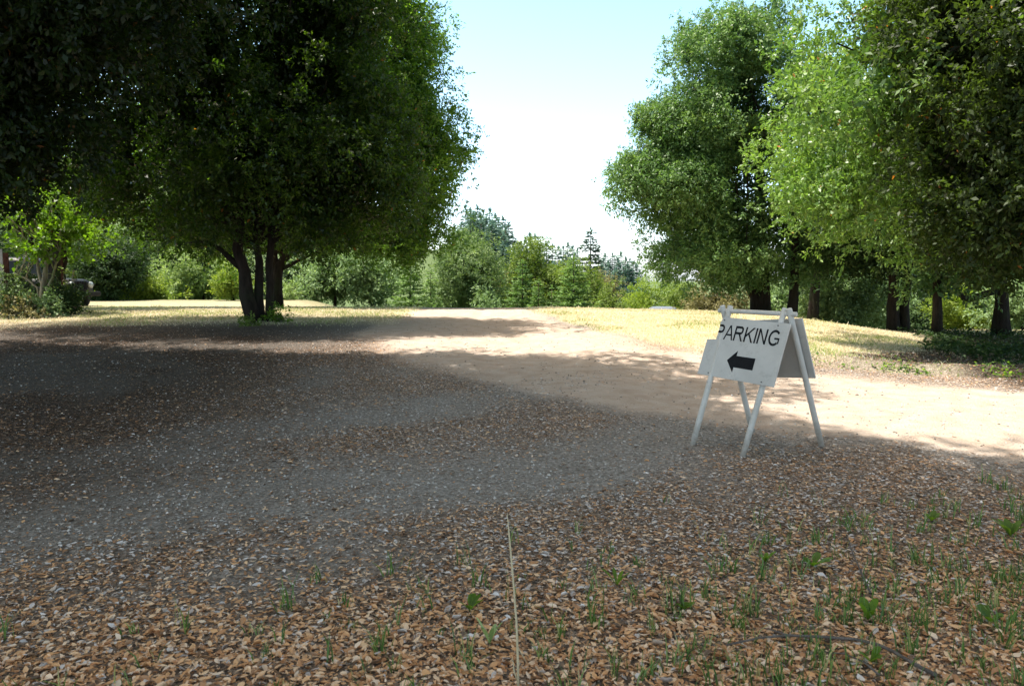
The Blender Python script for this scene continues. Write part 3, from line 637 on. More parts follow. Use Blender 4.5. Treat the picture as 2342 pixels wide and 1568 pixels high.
# --- bushes and far trees
def bush(name, label, x, ytop, hw, d, mat, nleaf, L, seed, lobes=None, base=None, group=None, cat='bush', nl=90, lobe=.7, trunk=True, **kw):
    c = P(x, 640, d); zb = float(g(c[0], c[1])); top = P(x, ytop, d)[2]; H = top-zb; rx = hw/FPX*d
    b = np.array([c[0], d, zb])
    R = np.random.default_rng(seed)
    E = [((c[0], d, zb+H*.52), (rx*.85, rx*.8, H*.46))]
    for k in range(lobes or 5):
        a = R.random()*6.28; f = R.random()
        E.append(((c[0]+math.cos(a)*rx*.5, d+math.sin(a)*rx*.5, zb+H*(.25+.42*f)), (rx*.5, rx*.5, H*(.2+.1*R.random()))))
    st = [stem(b, [b+np.array([.05*rx, 0, H*.4]), b+np.array([-.1*rx, 0, H*.8])], max(.06, .03*H), .03)]
    return tree(name, label, b, E, st, M[mat], M['bark'], nl, lobe*min(1.2, rx/2.2+.3), nleaf, L, group, cat, limbs=10, seed=seed, **kw)
GB = 'bushes and trees beyond the crest'
bush('evergreen_bush', 'dark evergreen bush with sunlit right side, left of the trunks', 255, 560, 78, 33, 'darkbush', 30000, .13, 41, group=GB)
bush('evergreen_tree', 'very dark tree in the shaded gap behind the pale willow', 350, 520, 75, 46, 'darkbush', 22000, .2, 42, group=GB, cat='tree')
bush('willow_tree', 'pale green feathery willow seen left of the dark trunks', 462, 583, 92, 38, 'willow', 34000, .14, 43, group=GB, cat='tree', twigs=.25)
bush('lime_bush', 'low yellow-green bush at the foot of the pale willow', 345, 655, 55, 34, 'limegreen', 12000, .11, 44, group=GB)
bush('lime_bush', 'yellow-green bush just left of the thick dark trunk', 530, 618, 26, 32, 'limegreen', 9000, .10, 45, group=GB)
bush('dark_bush', 'small dark bush right of the second trunk', 675, 600, 34, 36, 'darkbush', 11000, .13, 46, group=GB)
bush('lime_bush', 'low bright bush between the second trunk and the silvery bush', 648, 655, 22, 33, 'willow', 6000, .10, 47, group=GB)
bush('silvery_bush', 'wide silvery green bush under the canopy of the left tree', 765, 575, 82, 36, 'silver', 34000, .13, 48, group=GB, twigs=.2)
bush('silvery_bush', 'silvery green bush touching the leftmost young fir', 850, 575, 68, 37, 'silver', 26000, .13, 49, group=GB, twigs=.2)
bush('grey_oak', 'big rounded grey-green tree with dark hollows in the centre', 1065, 540, 84, 41, 'greyoak', 42000, .14, 50, group=GB, cat='tree', nl=130)
bush('grey_oak', 'lighter green tree top rising behind the rounded grey-green tree', 1072, 522, 44, 50, 'greyoak', 16000, .17, 51, group=GB, cat='tree')
bush('brown_bush', 'thin brownish bush right of the rounded grey-green tree', 1150, 600, 34, 52, 'brownbush', 9000, .14, 52, group=GB)
bush('bay_dome', 'dome shaped deep green tree behind the two young firs', 1232, 552, 84, 50, 'olive', 34000, .17, 53, group=GB, cat='tree', nl=120)
bush('bay_dome', 'smaller pointed green tree to the right of the dome shaped tree', 1322, 588, 48, 47, 'olive', 16000, .15, 54, group=GB, cat='tree')
bush('brown_tree', 'dark brownish tree below the tall conifer', 1385, 622, 34, 75, 'brownbush', 10000, .22, 55, group=GB, cat='tree')
bush('low_green_bush', 'low green bush at the right foot of the largest young fir', 1400, 655, 42, 43, 'olive', 12000, .13, 56, group=GB)
bush('low_green_bush', 'low yellow-green bush behind the silver car roof', 1490, 645, 68, 50, 'limegreen', 20000, .15, 57, group=GB)
bush('low_green_bush', 'green bush right of the silver car roof', 1560, 650, 46, 46, 'olive', 14000, .14, 58, group=GB)
bush('olive_bush', 'olive-brown bush left of the tall tree trunk', 1640, 628, 70, 38, 'brownbush', 22000, .13, 59, group=GB, twigs=.25)
bush('green_bush', 'bright small bush between the two dark trunks behind the sign', 1782, 650, 40, 32, 'silver', 11000, .11, 60, group=GB)
bush('green_bush', 'leafy bush left of the twin trunks, partly in sun', 1925, 640, 75, 30, 'greyoak', 26000, .12, 61, group=GB)
bush('green_bush', 'leafy bush with pale leaves behind the twin trunks', 2000, 620, 60, 32, 'silver', 17000, .13, 62, group=GB)
bush('green_bush', 'sunlit bush right of the bent-limb trunk at the frame edge', 2345, 630, 80, 28, 'silver', 22000, .11, 63, group=GB)
bush('green_bush', 'yellowish green bush between the slim trunk and the bent-limb trunk', 2215, 660, 60, 30, 'limegreen', 16000, .12, 64, group=GB)
bush('dark_bush', 'dark undergrowth bush behind the slim straight trunk', 2110, 660, 70, 36, 'darkbush', 14000, .16, 65, group=GB)
bush('dark_bush', 'dark undergrowth bush behind the parking sign top', 1840, 600, 110, 40, 'darkbush', 22000, .2, 66, group=GB)
bush('dark_bush', 'dark wall of foliage at the back of the wood on the right', 2040, 520, 190, 42, 'darkbush', 36000, .24, 67, group=GB)
bush('dark_bush', 'dark tall foliage behind the bent-limb tree', 2290, 500, 180, 44, 'darkbush', 30000, .24, 68, group=GB)
bush('dark_bush', 'dark foliage behind the black vehicle at the left edge', 150, 500, 140, 44, 'darkbush', 30000, .22, 69, group=GB)
bush('dark_bush', 'dark tall foliage at the very left behind the weathered boards', -40, 480, 120, 36, 'darkbush', 24000, .2, 70, group=GB)
bush('fern_bush', 'small bright bush at the foot of the rounded grey-green tree', 1110, 665, 30, 37, 'silver', 7000, .10, 71, group=GB)
bush('dark_bush', 'dark distant tree showing through between the left trunks', 560, 560, 80, 60, 'darkbush', 16000, .22, 72, group=GB, cat='tree')

def conifer(name, label, x, ytop, hw, d, mat, tiers, nb, nsp, L, seed, group=None, W=.3, power=.8, up=.1, trunk=True, zb=None, bare=.04):
    c = P(x, 640, d); b = np.array([c[0], d, float(g(c[0], d))]); H = P(x, ytop, d)[2]-b[2]; R0 = hw/FPX*d
    t = empty(name, b, label, 'tree', group)
    conifer_parts(t, H, R0, mat, tiers, nb, nsp, L, seed, W, power, up, bare); return t
def conifer_parts(t, H, R0, mat, tiers, nb, nsp, L, seed, W=.3, power=.8, up=.1, bare=.04):
    R = np.random.default_rng(seed); pos = []; ax = []
    for k in range(tiers):
        f = bare+(1-bare)*(k+.6*R.random())/tiers; Rr = R0*(1-f)**power*(.8+.4*R.random())+.03*R0
        m = max(4, int(nb*(.5+.6*(1-f))))
        for j in range(m):
            a = R.random()*6.283; Lb = Rr*(.7+.45*R.random()); ns = max(3, int(nsp*Lb/R0+3))
            s = R.random(ns)**.7; dr = np.array([math.cos(a), math.sin(a)])
            px = dr[0]*Lb*s; py = dr[1]*Lb*s; pz = f*H+Lb*(up*s-.22*s*(1-s)*2-.12*s)
            off = R.normal(0, .10, (ns, 3))*Lb*(.35+s[:, None]*.3); off[:, 2] *= .4
            pos.append(np.stack([px, py, pz], 1)+off)
            sg = np.where(R.random(ns) < .5, -1, 1)
            ax.append(np.stack([dr[0]-sg*dr[1]*.9, dr[1]+sg*dr[0]*.9, R.normal(.0, .25, ns)], 1)+R.normal(0, .25, (ns, 3)))
    # leader
    n = 14; pos.append(np.stack([R.normal(0, .01*R0, n), R.normal(0, .01*R0, n), H*(.93+.07*np.linspace(0, 1, n))], 1)); ax.append(R.normal(0, .4, (n, 3))+np.array([0, 0, 1.2]))
    pos = np.concatenate(pos); ax = np.concatenate(ax); n = len(pos)
    nor = nrm(R.normal(0, .4, (n, 3))+np.array([0, 0, 1.0])); Ls = L*(.6+.8*R.random(n))
    V, F = leaf_quads(pos, ax, nor, Ls, Ls*W, .1)
    crown = mesh_obj('crown', V, F, M[mat], t, False, {'tint': ('FACE', np.clip(R.random(n)*.7+.3*R.random(), 0, 1))})
    mb = MB(); mb.tube([(0, 0, -.1), (0, 0, H*.5), (0, 0, H*.98)], [.02*H+.02, .012*H, .004*H], 7); mb.build('trunk', M['firbark'], t, True)
GF = 'young firs at the edge of the clearing'
conifer('young_fir', 'leftmost young fir with light layered branches beside the silvery bush', 938, 582, 58, 35, 'fir', 26, 13, 40, .17, 81, GF)
conifer('young_fir', 'bushy young fir right of the rounded grey-green tree', 1195, 597, 56, 38, 'fir', 24, 13, 40, .17, 82, GF)
conifer('young_fir', 'short young fir half merged with the bushy one on its left', 1232, 640, 34, 36, 'fir', 18, 11, 34, .15, 83, GF)
conifer('young_fir', 'largest young fir, full and bright green in front of the tall conifer', 1312, 588, 66, 37, 'fir', 28, 14, 46, .17, 84, GF, power=.7)
conifer('young_fir', 'low bright fir seedling at the left foot of the largest young fir', 1262, 655, 30, 36, 'fir', 14, 10, 30, .13, 85, GF)
conifer('young_fir', 'small fir right of the silvery bushes, partly hidden by the leftmost fir', 985, 620, 36, 38, 'fir', 18, 11, 34, .16, 86, GF)
conifer('tall_conifer', 'tall dark conifer standing alone against the white sky', 1350, 527, 42, 115, 'tallfir', 26, 11, 34, .62, 87, None, .3, .62)
# conifers on the far hillside: copies of a few prototypes
protos = []
hills = []
for x, yt, d in [(1078, 486, 215), (1092, 480, 225), (1106, 492, 220), (1120, 490, 215), (1135, 500, 220), (1150, 505, 225), (1163, 520, 215), (1172, 545, 220), (1100, 500, 205), (1128, 515, 200), (1147, 528, 205),
                 (1212, 545, 240), (1225, 548, 245), (1288, 572, 240), (1298, 566, 250), (1310, 574, 235), (1400, 590, 215), (1411, 598, 220), (1420, 588, 230), (1431, 600, 215), (1440, 603, 225), (1448, 608, 220), (1456, 612, 230), (1463, 628, 225), (1392, 606, 225), (1425, 618, 200), (1445, 626, 205), (1408, 622, 200)]:
    hills.append((x, yt, d))
for x, yt, d in [(1180, 556, 215), (1190, 562, 225), (1200, 560, 230), (1236, 560, 235), (1250, 566, 230), (1264, 568, 240), (1276, 574, 235), (1320, 580, 230), (1368, 596, 225), (1380, 600, 220), (1384, 590, 235), (1066, 482, 220), (1085, 498, 205), (1112, 505, 210), (1140, 512, 210), (1156, 530, 200), (1415, 606, 205), (1435, 612, 205), (1460, 640, 205), (1470, 645, 215)]:
    hills.append((x, yt, d))
R = np.random.default_rng(99)
for _ in range(90):
    x = R.uniform(1040, 1475); yl = np.interp(x, [1040, 1075, 1120, 1172, 1215, 1300, 1380, 1400, 1440, 1475], [480, 484, 495, 548, 565, 585, 600, 604, 615, 655])
    hills.append((x, yl+R.uniform(12, 60), R.uniform(165, 215)))
for i, (x, yt, d) in enumerate(hills):
    yt = yt-7
    c = P(x, 640, d); zb = float(g(c[0], d)); H = P(x, yt, d)[2]-zb
    if H < 4: zb = P(x, yt, d)[2]-6; H = 6
    o = bpy.data.objects.new('hill_conifer', None); o.location = (c[0], d, zb); o.empty_display_size = .2
    link(o); tag(o, 'small haze-tinted conifer among many on the far hillside', 'tree', 'conifers on the far hillside')
    if len(protos) < 4:
        conifer_parts(o, 14, 2.6, 'hazefir', 20, 10, 16, 1.0, 200+i, .34, .85); protos.append(o)
    else:
        for ch in protos[i % 4].children:
            q = ch.copy(); COL.objects.link(q); q.parent = o
    o.scale = (min(1.3, H/14*.9+.25),)*2+(H/14,); o.rotation_euler = (0, 0, R.random()*6.28)

# ------------------------------------------------------------------ left edge: maple sapling, posts, boards, vehicle
bm = P(97, 702, 18.0); bm[2] = float(g(bm[0], bm[1])); dm = bm[1]
SM = [stem(bm, [P(100, 640, dm), P(104, 590, dm), P(108, 540, dm)], .075, .025), stem(bm+np.array([.02, .05, 0]), [P(92, 640, dm), P(84, 590, dm), P(80, 540, dm)], .05, .02),
      stem(bm+np.array([.03, -.03, .35]), [P(118, 640, dm), P(134, 600, dm), P(140, 555, dm)], .035, .015, 1.0), stem(bm+np.array([-.03, 0, .3]), [P(78, 652, dm), P(52, 630, dm), P(32, 625, dm)], .025, .012, 1.0)]
EM = [ell(110, 500, 80, 60, dm, .9), ell(60, 480, 70, 50, dm, .8), ell(180, 540, 55, 40, dm, .6), ell(110, 560, 70, 40, dm, .6), ell(215, 545, 26, 26, dm, .35), ell(62, 572, 22, 28, dm, .3)]
tree('maple_sapling', 'young pale-barked tree with bright lime leaves at the left edge', bm, EM, SM, M['maple'], M['palebark'], 110, .24, 7000, .10, limbs=26, seed=91, Wf=.7, inner=.3, carve=.5, core=0, twigs=.3)
# darker old trunk behind the sapling
bo = P(130, 700, 20.5); bo[2] = float(g(bo[0], bo[1]))
tree('oak_tree', 'old dark trunk directly behind the pale-barked sapling', bo, [ell(150, 430, 130, 90, 20.5), ell(40, 400, 120, 90, 20.5)], [stem(bo, [P(128, 640, 20.5), P(134, 590, 20.5), P(150, 480, 20.5)], .26, .12), stem(bo+np.array([.05, 0, 1.0]), [P(105, 600, 20.5), P(85, 540, 20.5)], .13, .06, 1)], M['bay'], M['bark'], 130, .6, 30000, .12, limbs=20, seed=92)
M['rust'] = simple_mat('rusty_metal', (.04, .02, .015), (.085, .038, .025), 14, .9, .1, 0, .4)
M['wire'] = simple_mat('old_wire', (.16, .15, .14), (.28, .27, .26), 20, .6, .4, .6)
def post(label, x, yb, yt, d, r, lean=0):
    b = ground_at(x, yb); b = P(x, yb, d); b[2] = float(g(b[0], b[1])); top = P(x+lean, yt, d)-b
    t = empty('fence_post', b, label, 'post', 'rusty posts at the left edge')
    mb = MB(); mb.box((0, 0, top[2]/2-.1), (r*2, r*.5, top[2]+.2)); mb.box((0, r*.6, top[2]/2-.1), (r*.45, r*1.1, top[2]+.2)); mb.build('post_shaft', M['rust'], t, False)
    mb = MB()
    for k in range(5): mb.box((0, -r*.45, top[2]*(.2+.18*k)), (r*1.1, r*.5, .025))
    mb.build('studs', M['rust'], t)
    return t
post('rusty red metal post with ivy at the far left edge', 20, 716, 578, 17.0, .055)
post('thin rusty post behind the right side of the pale-barked sapling', 146, 700, 590, 18.6, .028, -3)
M['grayboard'] = simple_mat('weathered_board', (.16, .16, .165), (.33, .33, .34), 3, .85, .2, 0, .5, 18)
def boards():
    c = P(-70, 700, 19.5); b = np.array([c[0], c[1], float(g(c[0], c[1]))])
    t = empty('plank_fence', b, 'weathered grey upright boards at the extreme left edge', 'fence')
    mb = MB()
    for k in range(12):
        mb.box((-1.0+k*.165, .0+.012*random.random(), .72+.04*random.random()), (.15, .025, 1.6+.1*random.random()))
    mb.build('planks', M['grayboard'], t, False, .004)
    for z in (.35, 1.15):
        mb = MB(); mb.box((-.1, .045, z), (2.1, .05, .09)); mb.build('rail', M['grayboard'], t)
boards()
# ivy growing round the post, and shrubs at its foot
def clump(name, label, x, y0, hw, h, d, mat, n, L, seed, cat='shrub', group=None):
    b = P(x, y0, d); b[2] = float(g(b[0], b[1])); rx = hw/FPX*d; H = h/FPX*d
    t = tree(name, label, b, [((b[0], b[1], b[2]+H*.45), (rx, rx*.7, H*.5)), ((b[0]-rx*.4, b[1]-.1, b[2]+H*.3), (rx*.6, rx*.5, H*.35)), ((b[0]+rx*.5, b[1], b[2]+H*.25), (rx*.55, rx*.5, H*.3))],
             [stem(b, [b+np.array([.02, 0, H*.3]), b+np.array([-.04, 0, H*.7])], .015, .006)], M[mat], M['palebark'], 46, .16, n, L, group, cat, limbs=16, seed=seed, Wf=.6)
    return t
clump('ivy_shrub', 'leafy climber wrapped around the rusty post at the far left', 22, 716, 20, 120, 16.9, 'greyoak', 1500, .06, 101)
clump('weedy_shrub', 'pale leafy shrub at the foot of the pale-barked sapling', 95, 716, 42, 62, 17.2, 'silver', 1900, .07, 102)
clump('weedy_shrub', 'dry brownish weeds between the post and the sapling', 55, 720, 45, 45, 16.8, 'brownbush', 1900, .06, 103)
clump('weedy_shrub', 'dark bramble right of the sapling, in front of the vehicle', 150, 712, 36, 66, 17.8, 'darkbush', 2600, .06, 104)
clump('weedy_shrub', 'tall dark thicket between the rusty post and the black vehicle', 70, 706, 62, 120, 19.0, 'darkbush', 2600, .07, 108)
clump('weedy_shrub', 'vine hanging over the front of the black vehicle', 165, 700, 22, 110, 18.4, 'olive', 1300, .06, 107)
clump('sprout', 'small leafy sprout at the right foot of the multi-stemmed tree', 640, 733, 10, 22, d1-.2, 'maple', 60, .06, 105)
clump('sprout', 'tiny leafy sprout at the left foot of the multi-stemmed tree', 575, 745, 10, 12, d1-.8, 'olive', 50, .05, 106)

# vehicles -----------------------------------------------------------------
def paint(name, c, rough=.22, metal=.2):
    m, nt, out = new_mat(name); co = obj_co(nt)
    n = noise(nt, 9, 6, .6, co); cc = mixc(nt, ramp(nt, n, [(.45, (0, 0, 0)), (.8, (.06, .06, .06))]), c, (.20, .17, .13))
    p = nt.nodes.new('ShaderNodeBsdfPrincipled'); nt.links.new(cc, p.inputs['Base Color']); p.inputs['Roughness'].default_value = rough; p.inputs['Metallic'].default_value = metal
    p.inputs['Coat Weight'].default_value = .0; p.inputs['Specular IOR Level'].default_value = .25; nt.links.new(p.outputs[0], out.inputs[0]); return m
M['blackpaint'] = paint('black_paint', (.006, .006, .007), .45, 0); M['silverpaint'] = paint('silver_paint', (.15, .165, .19), .4, .2)
M['glass'] = simple_mat('dark_glass', (.006, .008, .009), (.012, .014, .016), 3, .2, .1)
M['rubber'] = simple_mat('tyre_rubber', (.015, .015, .015), (.03, .03, .03), 20, .85, .2, 0, .3)
M['rim'] = simple_mat('wheel_metal', (.35, .35, .36), (.5, .5, .51), 8, .35, .5, .8)
M['lamp'] = simple_mat('headlight_lens', (.30, .33, .34), (.42, .45, .46), 5, .2, .4)
M['amber'] = simple_mat('amber_lens', (.75, .16, .01), (.9, .24, .02), 5, .2, .6)
M['redlens'] = simple_mat('red_lens', (.35, .01, .01), (.5, .02, .02), 5, .2, .6)
M['trim'] = simple_mat('black_trim', (.008, .008, .008), (.016, .016, .016), 12, .7, .12)
def loft(st, sides=16):
    """st: (x, z0, z1, w0, w1) rounded sections"""
    V = []; F = []
    for x, z0, z1, w0, w1 in st:
        for k in range(sides):
            th = 2*math.pi*(k+.5)/sides; c, s = math.cos(th), math.sin(th)
            sc = np.sign(c)*abs(c)**.38; ss = np.sign(s)*abs(s)**.38
            z = (z0+z1)/2+(z1-z0)/2*ss; w = w0+(w1-w0)*(z-z0)/(z1-z0+1e-9); V.append((x, sc*w, z))
    n = len(st)
    for i in range(n-1):
        for k in range(sides):
            k2 = (k+1) % sides; F.append((i*sides+k, (i+1)*sides+k, (i+1)*sides+k2, i*sides+k2))
    F.append(tuple(range(sides))); F.append(tuple((n-1)*sides+k for k in range(sides-1, -1, -1))); return V, F
def vehicle(name, label, loc, rz, pm, lower, cabin, wins, wx, wr, cat='car'):
    t = empty(name, loc, label, cat, None, rz)
    MB().add(*loft(lower)).build('body', pm, t, True); MB().add(*loft(cabin)).build('cabin', pm, t, True)
    for quad in wins:
        for s in ((-1, 1) if quad[0] == 'side' else (1,)):
            pts = [(p[0], p[1]*s, p[2]) for p in quad[1]]
            mesh_obj('window', pts, [tuple(range(len(pts))) if s > 0 else tuple(range(len(pts)))[::-1]], M['glass'], t)
    for x in wx:
        for s in (-1, 1):
            y = s*wr[1]
            prof = [(wr[0]*.55, -.1), (wr[0]*.93, -.11), (wr[0], -.07), (wr[0], .07), (wr[0]*.93, .11), (wr[0]*.55, .1)]
            n = 22; V = []; F = []
            for r, yy in prof:
                for k in range(n): V.append((x+r*math.cos(6.2832*k/n), y+yy, wr[0]+r*math.sin(6.2832*k/n)))
            for i in range(len(prof)-1):
                for k in range(n): F.append((i*n+k, i*n+(k+1) % n, (i+1)*n+(k+1) % n, (i+1)*n+k))
            w = mesh_obj('wheel', V, F, M['rubber'], t, True)
            V = []; F = []
            for r, yy in [(wr[0]*.57, .09), (wr[0]*.5, .07), (wr[0]*.2, .085), (.001, .09)]:
                for k in range(n): V.append((x+r*math.cos(6.2832*k/n)*(1-.0*(k % 2)), y+s*yy, wr[0]+r*math.sin(6.2832*k/n)))
            for i in range(3):
                for k in range(n): F.append((i*n+k, i*n+(k+1) % n, (i+1)*n+(k+1) % n, (i+1)*n+k))
            mesh_obj('rim', V, F, M['rim'], w, True)
    return t
# black off-road vehicle behind the shrubs, nose to the right
cv = P(66, 640, 27.0); zv = float(g(cv[0], 27.0))
vv = vehicle('parked_jeep', 'black boxy off-road car parked behind the shrubs at the left edge', (cv[0], 27.0, zv-.12), math.radians(-6), M['blackpaint'],
    [(-2.0, .5, 1.06, .80, .78), (-1.95, .42, 1.1, .82, .80), (.5, .40, 1.12, .82, .80), (.7, .42, 1.12, .80, .72), (1.75, .46, 1.06, .74, .62), (1.9, .52, 1.0, .70, .58)],
    [(-1.95, 1.0, 1.72, .78, .70), (-1.85, 1.0, 1.8, .78, .70), (.05, 1.0, 1.8, .78, .70), (.25, 1.0, 1.72, .78, .69), (.62, 1.0, 1.16, .78, .72)],
    [('side', [(-1.75, .765, 1.2), (-.75, .765, 1.2), (-.75, .722, 1.66), (-1.75, .722, 1.66)]), ('side', [(-.62, .765, 1.2), (.38, .765, 1.2), (.16, .722, 1.66), (-.62, .722, 1.66)]),
     ('front', [(.60, -.62, 1.2), (.60, .62, 1.2), (.29, .58, 1.68), (.29, -.58, 1.68)])], (-1.3, 1.3), (.38, .74))
for s in (-1, 1):
    MB().tube([(1.86, s*.5, .86), (1.95, s*.5, .86)], [.12, .11], 16).build('headlight', M['lamp'], vv, True)
    MB().box((1.55, s*.70, .84), (.12, .05, .06)).build('side_marker', M['amber'], vv, False, .01)
    mb = MB(); mb.box((1.35, s*.80, .86), (.95, .22, .06)); mb.box((-1.3, s*.82, .86), (.95, .16, .06)); mb.build('fender_flare', M['trim'], vv, False, .02)
    mb = MB(); mb.box((.55, s*.88, 1.22), (.06, .16, .18)); mb.build('side_mirror', M['trim'], vv, False, .02)
MB().box((2.02, 0, .55), (.16, 1.6, .16)).build('bumper', M['trim'], vv, False, .03)
mb = MB()
for k in range(7): mb.box((1.915, -.27+.09*k, .84), (.03, .045, .28))
mb.build('grille', M['trim'], vv)
# silver car just over the crest; only its roof shows
cs = P(1517, 640, 40.0); zs = float(g(cs[0], 40.0)); rt = P(1517, 700.0, 40.0)[2]
sc_ = vehicle('parked_car', 'silver car parked over the crest with only its roof showing', (cs[0], 40.0, rt-1.45), math.radians(75), M['silverpaint'],
    [(-2.1, .45, .9, .72, .66), (-2.0, .3, .98, .84, .78), (-.9, .26, .98, .88, .84), (.9, .26, .96, .88, .84), (1.9, .3, .84, .84, .74), (2.15, .42, .72, .7, .62)],
    [(-1.75, .9, 1.0, .78, .70), (-1.1, .9, 1.36, .80, .66), (-.6, .9, 1.45, .80, .64), (.1, .9, 1.44, .80, .64), (.5, .9, 1.34, .80, .65), (1.15, .9, .99, .78, .70)],
    [('side', [(-1.0, .785, 1.0), (-.05, .79, 1.0), (-.05, .675, 1.36), (-.8, .675, 1.34)]), ('side', [(.03, .79, 1.0), (.85, .775, 1.0), (.42, .68, 1.29), (.03, .675, 1.36)]),
     ('front', [(1.12, -.66, 1.02), (1.12, .66, 1.02), (.55, .6, 1.33), (.55, -.6, 1.33)])], (-1.3, 1.35), (.31, .78))
for s in (-1, 1):
    MB().box((2.08, s*.52, .66), (.1, .3, .12)).build('headlight', M['lamp'], sc_, False, .02)
    MB().box((-2.08, s*.56, .76), (.06, .24, .14)).build('tail_light', M['redlens'], sc_, False, .02)
    mb = MB(); mb.tube([(-1.0, s*.55, 1.44), (-.6, s*.56, 1.475), (.1, s*.56, 1.47), (.4, s*.55, 1.40)], .012, 6); mb.build('roof_rail', M['trim'], sc_)

# ------------------------------------------------------------------ parking sign
M['pvc'] = simple_mat('white_pipe', (.48, .44, .39), (.66, .62, .57), 7, .45, .4, 0, .05, 60)
def pipe_mat():
    m, nt, out = new_mat('white_pipe'); co = obj_co(nt)
    c = ramp(nt, noise(nt, 7, 6, .6, co), [(.3, (.50, .46, .40)), (.7, (.66, .62, .56))])
    sp = nt.nodes.new('ShaderNodeSeparateXYZ'); nt.links.new(co, sp.inputs[0])
    lo = ramp(nt, mth(nt, 'ADD', sp.outputs[2], mth(nt, 'MULTIPLY', mth(nt, 'SUBTRACT', noise(nt, 16, 5, .7, co), .5), .35)), [(.02, (1, 1, 1)), (.2, (0, 0, 0))])
    sc = ramp(nt, noise(nt, 34, 6, .75, co), [(.6, (0, 0, 0)), (.68, (.7, .7, .7))])
    c = mixc(nt, mth(nt, 'MULTIPLY', lo, .75), c, (.20, .16, .12)); c = mixc(nt, sc, c, (.24, .22, .19))
    p = nt.nodes.new('ShaderNodeBsdfPrincipled'); nt.links.new(c, p.inputs['Base Color']); p.inputs['Roughness'].default_value = .55
    nt.links.new(p.outputs[0], out.inputs[0]); return m
M['pvc'] = pipe_mat()
def board_mat():
    m, nt, out = new_mat('white_board'); co = obj_co(nt)
    n = noise(nt, 7, 7, .7, co); n2 = noise(nt, 60, 5, .7, co); n3 = noise(nt, 2.4, 4, .6, co)
    d = mth(nt, 'MULTIPLY', ramp(nt, n, [(.52, (0, 0, 0)), (.72, (1, 1, 1))]), ramp(nt, n2, [(.42, (0, 0, 0)), (.62, (1, 1, 1))]))
    c = ramp(nt, n3, [(.3, (.46, .43, .39)), (.7, (.60, .565, .515))])
    c = mixc(nt, mth(nt, 'MULTIPLY', d, .55), c, (.20, .18, .15))
    p = nt.nodes.new('ShaderNodeBsdfPrincipled'); nt.links.new(c, p.inputs['Base Color']); p.inputs['Roughness'].default_value = .5
    nt.links.new(p.outputs[0], out.inputs[0]); return m
M['board'] = board_mat(); M['black'] = simple_mat('black_vinyl', (.008, .008, .009), (.014, .014, .015), 10, .6, .1)
M['screw'] = simple_mat('dark_screw', (.06, .055, .05), (.14, .13, .12), 30, .5, .5, .6)
